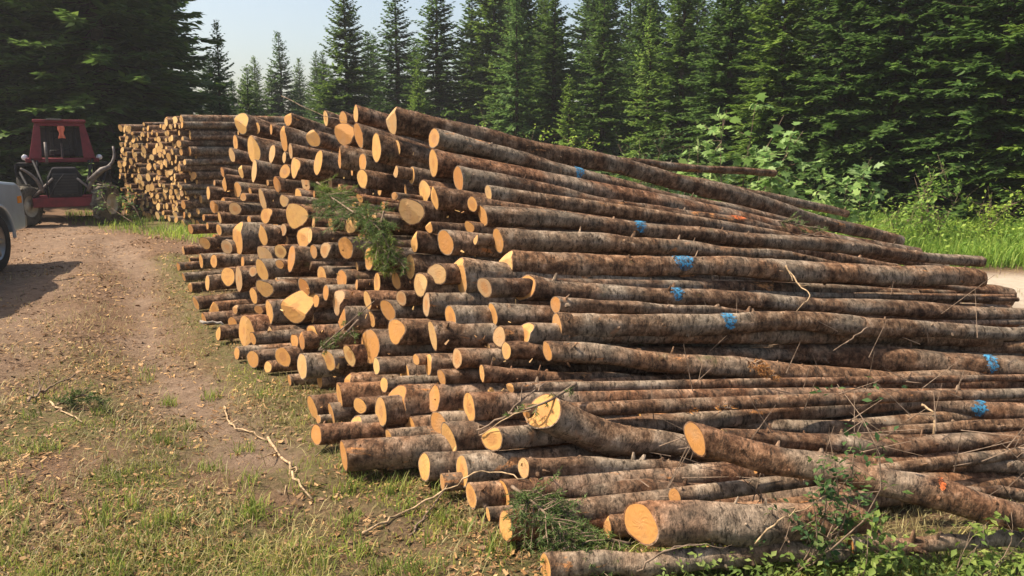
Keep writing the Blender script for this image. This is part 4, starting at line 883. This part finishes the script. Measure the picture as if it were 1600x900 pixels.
# litter of chips, needles and bark on the clearing
x, y, r_ = scatter(120000, (-.72, .4), (2.4, 16), lambda x, y: np.clip(fbm(x*1.7, y*1.7, 61)*2.2-.55, .06, 1)*(1-.55*masks(x, y)[0])*(x < .9-.605*(y-2.6)+.4), 89)
n = len(x); az = r_.random(n)*PI; L = .003+.013*r_.random(n)**3+.0010*y; Wd = L*r_.uniform(.12, .5, n); z = gz(x, y)+.003+r_.random(n)*.012
d = np.stack([np.cos(az), np.sin(az), r_.normal(0, .3, n)], 1)*L[:, None]; w = np.stack([-np.sin(az), np.cos(az), r_.normal(0, .5, n)], 1)*Wd[:, None]; p = np.stack([x, y, z], 1)
A = np.stack([p-d-w, p+d-w*.6, p+d+w*.6, p-d+w], 1).reshape(-1, 3)
tag(link('wood_litter', tri_mesh('wood_litter', A, np.arange(len(A)).reshape(-1, 4), leaf_material('wood_litter', (.06,.034,.02), (.18,.10,.06), (.37,.245,.15), .0))), 'brown litter of bark scraps and wood chips covering the clearing', 'litter', None, 'stuff')

# ------------------------------------------------------------------ pickup
PAINT = simple('silver_blue_paint', (.40, .48, .54), .30, .6, .35, .10, 2.2); GLASS = simple('dark_glass', (.02, .025, .03), .06, .7, 0, .1, 3)
RUBBER = simple('tyre_rubber', (.035, .033, .03), .85, .2, 0, .25, 20); CHROME = simple('worn_chrome', (.30, .30, .30), .4, .5, .8, .08, 10); BLACK = simple('black_plastic', (.03, .03, .03), .6, .3, 0, .2, 10)
LAMP = simple('clear_lamp', (.7, .72, .74), .12, .7, .2, .05, 10); AMBER = simple('amber_lens', (.7, .25, .03), .2, .6)
hd = np.array([-.20, 1.0]); hd /= np.linalg.norm(hd); lf = np.array([-hd[1], hd[0]]); wc = np.array([-7.02, 10.62])
org = wc+hd*.98+lf*.86
pk = empty('pickup_truck', (org[0], org[1], -.01), math.atan2(hd[1], hd[0])); tag(pk, 'silver-blue pickup truck cut off by the left picture edge', 'pickup truck')
def arc(cx_, cz, r, a0, a1, n=12): return [(cx_+r*math.cos(R(a0+(a1-a0)*k/n)), cz+r*math.sin(R(a0+(a1-a0)*k/n))) for k in range(n+1)]
m = MB(); prof = [(-.02, .50), (0, .62), (-.01, .96), (-.07, 1.10), (-.22, 1.17), (-.8, 1.22), (-1.45, 1.26), (-5.75, 1.26), (-5.8, 1.2), (-5.8, .62), (-5.2, .52)] + arc(-4.62, .42, .47, 12, 168)[::1] + [(-4.1, .36), (-1.55, .36)]
prof = [(-.02, .50), (0, .62), (-.01, .96), (-.07, 1.10), (-.22, 1.17), (-.8, 1.22), (-1.45, 1.26), (-5.75, 1.26), (-5.8, 1.2), (-5.8, .62), (-5.2, .52)] + arc(-4.62, .42, .48, 168, 12) + [(-3.9, .40), (-1.62, .40)] + arc(-.98, .42, .48, 172, 8)
m.prism(prof, -.99, .99); m.build('body', PAINT, pk, bevel=.045)
m = MB(); m.prism([(-1.35, 1.24), (-2.0, 1.80), (-2.25, 1.88), (-3.55, 1.88), (-3.75, 1.80), (-3.95, 1.24)], -.82, .82); m.build('cab', PAINT, pk, bevel=.05)
m = MB(); m.box((-5.78+.0, 0, 1.27), (.06, 1.7, .04)); m.build('tailgate_trim', BLACK, pk)
for sy in (-1, 1):
    m = MB(); yy = sy*.826; v = [(-1.62, yy, 1.30), (-2.08, yy, 1.74), (-2.75, yy, 1.78), (-2.75, yy, 1.30)]; m.add(v, [(0, 1, 2, 3)] if sy < 0 else [(3, 2, 1, 0)]); m.build('side_window', GLASS, pk)
    m = MB(); v = [(-2.83, yy, 1.30), (-2.83, yy, 1.78), (-3.52, yy, 1.76), (-3.74, yy, 1.30)]; m.add(v, [(0, 1, 2, 3)] if sy < 0 else [(3, 2, 1, 0)]); m.build('side_window', GLASS, pk)
    m = MB(); m.box((-1.72, sy*1.08, 1.34), (.12, .22, .17)); m.build('mirror', BLACK, pk, bevel=.03)
    m = MB(); m.box((-.055, sy*.80, .93), (.14, .34, .20)); m.build('headlight', LAMP, pk, bevel=.03)
    m = MB(); m.box((-.18, sy*.992, .93), (.14, .012, .10)); m.build('side_marker', AMBER, pk, bevel=.004)
    m = MB(); m.box((-2.3, sy*.995, .98), (.16, .03, .035)); m.build('door_handle', CHROME, pk, bevel=.008)
    m = MB(); m.box((-2.85, sy*.93, .37), (2.1, .16, .05)); m.build('running_board', BLACK, pk, bevel=.01)
    for wx in (-.98, -4.62):
        wo = MB(); wo.lathe([(.24, -.11), (.36, -.125), (.395, -.09), (.405, 0), (.395, .09), (.36, .125), (.24, .11)], (0, 0, 0), 32); tyre = wo.build('wheel', RUBBER, pk, True); tyre.location = (wx, sy*.865, .405)
        rm_ = MB(); rm_.lathe([(.0, sy*.055), (.05, sy*.06), (.07, sy*.03), (.20, sy*.055), (.235, sy*.10), (.25, sy*.105)], (0, 0, 0), 32); rm_.build('rim', CHROME, tyre, True)
        for k in range(6):
            sp_ = MB(); a = k*PI/3; sp_.box((.13*math.cos(a), sy*.075, .13*math.sin(a)), (.20, .03, .05), M=Matrix.Rotation(-a, 3, 'Y'))
            sp_.build('spoke', CHROME, tyre, bevel=.008)
        ar = MB(); pr_ = arc(wx, .42, .50, 0, 180, 16); pr2 = arc(wx, .42, .465, 180, 0, 16)
        for k in range(16): ar.add([(pr_[k][0], sy*.985, pr_[k][1]), (pr_[k+1][0], sy*.985, pr_[k+1][1]), (pr_[k+1][0], sy*1.02, pr_[k+1][1]), (pr_[k][0], sy*1.02, pr_[k][1]), (pr2[16-k][0], sy*.985, pr2[16-k][1]), (pr2[15-k][0], sy*.985, pr2[15-k][1]), (pr2[15-k][0], sy*1.02, pr2[15-k][1]), (pr2[16-k][0], sy*1.02, pr2[16-k][1])], [(0,1,2,3),(3,2,6,7),(7,6,5,4)])
        ar.build('wheel_arch', PAINT, pk, True)
m = MB(); m.add([(-1.37, -.74, 1.29), (-1.37, .74, 1.29), (-1.975, .70, 1.80), (-1.975, -.70, 1.80)], [(0, 1, 2, 3)]); w_ = m.build('windscreen', GLASS, pk); w_.location = (.018, 0, .010)
m = MB(); m.box((.02, 0, .60), (.12, 1.96, .20)); m.build('bumper', CHROME, pk, bevel=.04)
m = MB(); m.box((.0, 0, .92), (.04, 1.2, .26)); g_ = m.build('grille', BLACK, pk, bevel=.01)
for k in range(4):
    m = MB(); m.box((.025, 0, .83+k*.06), (.015, 1.16, .018)); m.build('grille_bar', CHROME, pk)
m = MB(); m.box((-2.9, 0, .5), (5.2, .95, .25)); m.build('chassis', BLACK, pk)

# ------------------------------------------------------------------ forestry tractor
RED = simple('faded_red_paint', (.15, .014, .02), .6, .4, 0, .22, 6); DK = simple('greasy_dark_steel', (.016, .016, .020), .7, .2, .1, .3, 9); STEEL = simple('worn_grey_steel', (.16, .14, .13), .6, .3, .3, .25, 12)
DUST = simple('dusty_tyre', (.50, .45, .34), .9, .1, 0, .12, 14)
RUBBER_D = simple('dusty_tyre_rubber', (.13, .115, .09), .9, .1, 0, .4, 9); ty = 18.0; tx = P(96, 225, ty)[0]; rz = math.atan2(-tx, ty)
GLASS = simple('dusty_dark_glass', (.008, .012, .012), .5, .25, 0, .2, 5)
tr = empty('forestry_tractor', (tx, ty, -.01), rz); tag(tr, 'red-cabbed forestry tractor facing the camera under the dark trees', 'tractor')
# local: x to the right, -y towards the camera
def post(name, p, q, w, mat, par, n=4):
    m = MB(); m.tube([p, q], [w, w], n); return m.build(name, mat, par, bevel=0)
for sx in (-1, 1):
    for q in ([(sx*.64, -.35, 1.40), (sx*.40, -.37, 1.40), (sx*.37, -.30, 2.16), (sx*.48, -.28, 2.16), (sx*.64, -.28, 1.40), (sx*.40, -.30, 1.40), (sx*.37, -.23, 2.16), (sx*.48, -.21, 2.16)],
              [(sx*.64, .75, 1.40), (sx*.50, .75, 1.40), (sx*.40, .7, 2.16), (sx*.48, .7, 2.16), (sx*.64, .83, 1.40), (sx*.50, .83, 1.40), (sx*.40, .78, 2.16), (sx*.48, .78, 2.16)]):
        cp_ = MB(); cp_.add(q, [(0,1,2,3),(7,6,5,4),(0,3,7,4),(1,5,6,2),(3,2,6,7),(0,4,5,1)]); cp_.build('cab_post', RED, tr, bevel=.008)
cab = MB()
cab.box((0, -.27, 2.13), (.92, .07, .07)); cab.build('header_bar', RED, tr, bevel=.01)
m = MB(); m.box((0, .24, 2.20), (1.02, 1.16, .07)); m.build('roof', RED, tr, bevel=.02)
m = MB(); m.box((-.10, -.35, 2.235), (.30, .06, .03)); m.build('roof_plate', STEEL, tr, bevel=.008)
m = MB(); m.box((0, .1, 1.36), (1.42, .85, .09)); m.build('cab_floor', RED, tr, bevel=.015)
m = MB(); m.box((0, .70, 1.76), (.86, .03, .66)); m.build('rear_panel', BLACK, tr)
m = MB(); m.box((0, .45, 1.52), (.5, .5, .12)); m.build('seat', BLACK, tr, bevel=.03)
m = MB(); m.box((0, .64, 1.78), (.46, .1, .44)); m.build('seat_back', BLACK, tr, bevel=.03)
m = MB(); m.tube([(0, -.12, 1.42), (0, .02, 1.72)], [.025, .02], 8); m.build('steering_column', STEEL, tr)
m = MB(); m.tube([(.17*math.cos(a), .02+.06*math.sin(a), 1.73+.15*math.sin(a)) for a in [k*PI/8 for k in range(17)]], .014, 6, cap=False); m.build('steering_wheel', BLACK, tr, True)
for k in range(5):
    m = MB(); m.tube([(-.30+.15*k, -.33, 1.42), (-.27+.135*k, -.27, 2.11)], [.009, .009], 6); m.build('guard_bar', DK, tr)
for sx in (-1, 1):
    # fender with work lamp
    f = MB(); f.prism([(sx*.55, 1.30), (sx*.90, 1.30), (sx*.94, 1.24), (sx*.94, 1.02), (sx*.90, 1.02), (sx*.88, 1.22), (sx*.55, 1.24)][::sx], -.1, .9); f.build('fender', DK, tr, bevel=.01)
    l_ = MB(); l_.lathe([(0, 0), (.055, 0), (.065, .02), (.05, .08), (0, .09)], (sx*.72, -.20, 1.42), 16); l_.build('work_lamp', LAMP, tr, True)
hood = MB(); hood.prism([(-.30, .60), (-.33, 1.02), (-.22, 1.22), (.22, 1.22), (.33, 1.02), (.30, .60)], -1.25, -.2); hood.build('bonnet', DK, tr, bevel=.03)
gr = MB(); gr.box((0, -1.265, .88), (.46, .03, .44)); gro = gr.build('grille', BLACK, tr, bevel=.01)
for k in range(7):
    s_ = MB(); s_.box((0, -1.285, .70+k*.06), (.42, .012, .014)); s_.build('grille_bar', DK, tr)
m = MB(); m.box((0, -1.15, .50), (1.26, .22, .20)); m.box((0, -1.15, .62), (1.0, .16, .06)); m.build('front_axle_beam', RED, tr, bevel=.02)
m = MB(); m.box((0, .15, .62), (.62, 2.6, .40)); m.build('chassis', DK, tr, bevel=.02)
for sx in (-1, 1):
    for (wy, r, w, nm) in ((-1.1, .43, .27, 'front_wheel'), (.6, .62, .36, 'rear_wheel')):
        t_ = MB(); t_.lathe([(r*.52, -w*.42), (r*.86, -w*.5), (r*.97, -w*.38), (r, 0), (r*.97, w*.38), (r*.86, w*.5), (r*.52, w*.42)], (0, 0, 0), 30, axis='X'); wo = t_.build(nm, RUBBER_D if nm == 'front_wheel' else RUBBER, tr, True); wo.location = (sx*.76, wy, r)
        if nm == 'front_wheel': wo.rotation_euler.z = R(-32)
        lg = MB()
        for k in range(20):
            a = 2*PI*k/20; c_ = (.0, (r+.004)*math.cos(a), (r+.004)*math.sin(a)); lg.box((w*.22*(1 if k % 2 else -1), c_[1], c_[2]), (w*.52, .05, .035), M=Matrix.Rotation(a-PI/2, 3, 'X') @ Matrix.Rotation(.45*(1 if k % 2 else -1), 3, 'Z'))
        lg.build('tread', RUBBER_D if nm == 'front_wheel' else RUBBER, wo)
        h_ = MB(); h_.lathe([(0, sx*w*.30), (r*.18, sx*w*.32), (r*.2, sx*w*.2), (r*.5, sx*w*.28), (r*.54, sx*w*.44)], (0, 0, 0), 24, axis='X'); h_.build('rim', DUST if nm == 'front_wheel' else RED, wo, True)
        if nm == 'front_wheel' and sx < 0:
            h_ = MB(); h_.lathe([(0, w*.30), (r*.18, w*.32), (r*.2, w*.2), (r*.5, w*.28), (r*.54, w*.44)], (0, 0, 0), 24, axis='X'); h_.build('rim', DUST, wo, True)
# curved grey loader arms
for sx, pts, rr_ in ((1, [(.42, -1.2, .72), (.52, -1.3, .95), (.72, -1.35, 1.15), (.90, -1.35, 1.30), (.97, -1.33, 1.48), (.96, -1.3, 1.66)], .035), (-1, [(-.42, -1.2, .72), (-.50, -1.3, .95), (-.64, -1.35, 1.12), (-.78, -1.35, 1.22)], .032)):
    C_, _ = catmull(np.array(pts, float), 14); m = MB(); m.tube(C_, list(np.linspace(rr_*1.4, rr_*.7, 14)), 6); m.build('loader_arm', STEEL, tr, True)
m = MB(); m.tube([(.45, -1.28, .95), (.70, -1.42, 1.17), (.88, -1.42, 1.24)], [.045, .06, .04], 8); m.build('hydraulic_cylinder', STEEL, tr, True)
m = MB(); m.tube([(-.30, -1.40, .62), (-.16, -1.45, .9), (-.02, -1.42, 1.08)], [.012]*3, 5); m.tube([(-.33, -1.3, .6), (-.34, -1.42, .9), (-.22, -1.38, 1.2)], [.012]*3, 5); m.build('hose', DK, tr, True)
for sx in (-1, 1):
    m = MB(); m.lathe([(0, 0), (.03, 0), (.035, .02), (.02, .04)], (sx*.11, -1.27, .68), 12); m.build('bolt', STEEL, tr, True)
m = MB(); m.tube([(-.30, -.9, 1.30), (-.30, -.9, 1.75)], [.028, .028], 10); m.build('exhaust_pipe', STEEL, tr, True)
for sx in (-1, 1):
    for p, q, nm in (((.34, -1.22, .66), (.58, -.32, 1.38), 'brace'), ((.60, -1.15, .60), (.84, -.15, 1.10), 'brace'), ((.22, -1.30, 1.0), (.60, -1.18, .62), 'link_bar'), ((.50, -.4, .70), (.50, -.36, 1.36), 'upright')):
        m = MB(); m.tube([(sx*p[0], p[1], p[2]), (sx*q[0], q[1], q[2])], [.026, .026], 8); m.build(nm, STEEL if nm == 'link_bar' else DK, tr, True)
# orange cloth hung in front of the windscreen
cl = MB(); nv = 7; vs = []
for i in range(9):
    for j in range(nv):
        w = j/(nv-1)-.5; zz = 2.09-.26*i/8; vs.append((.02+w*(.11+.03*math.sin(i)), -.36-.02*math.sin(j*1.9)-.01*i/8, zz-.03*abs(w)*i/8))
cl.add(vs, [(i*nv+j, i*nv+j+1, (i+1)*nv+j+1, (i+1)*nv+j) for i in range(8) for j in range(nv-1)])
co_ = cl.build('orange_cloth', simple('orange_pink_cloth', (.80, .22, .13), .8, .2, 0, .12, 20), None, True); sd_ = co_.modifiers.new('s', 'SOLIDIFY'); sd_.thickness = .006
co_.matrix_world = Matrix.Translation((tx, ty, 0)) @ Matrix.Rotation(rz, 4, 'Z'); tag(co_, 'orange-pink cloth hanging before the tractor windscreen', 'cloth')

# ------------------------------------------------------------------ summer haze
hz = MB(); hz.box((0, 40, 14), (260, 200, 32)); hm = bpy.data.materials.new('haze'); hm.use_nodes = True; t = hm.node_tree; t.nodes.clear()
o_ = t.nodes.new('ShaderNodeOutputMaterial'); pv = t.nodes.new('ShaderNodeVolumePrincipled'); pv.inputs['Color'].default_value = (.92, .95, 1, 1); pv.inputs['Density'].default_value = .0008; pv.inputs['Anisotropy'].default_value = .2
t.links.new(pv.outputs[0], o_.inputs['Volume']); ho = hz.build('haze', hm); ho['kind'] = 'stuff'; ho['label'] = 'thin summer haze paling the far trees'; ho['category'] = 'haze'
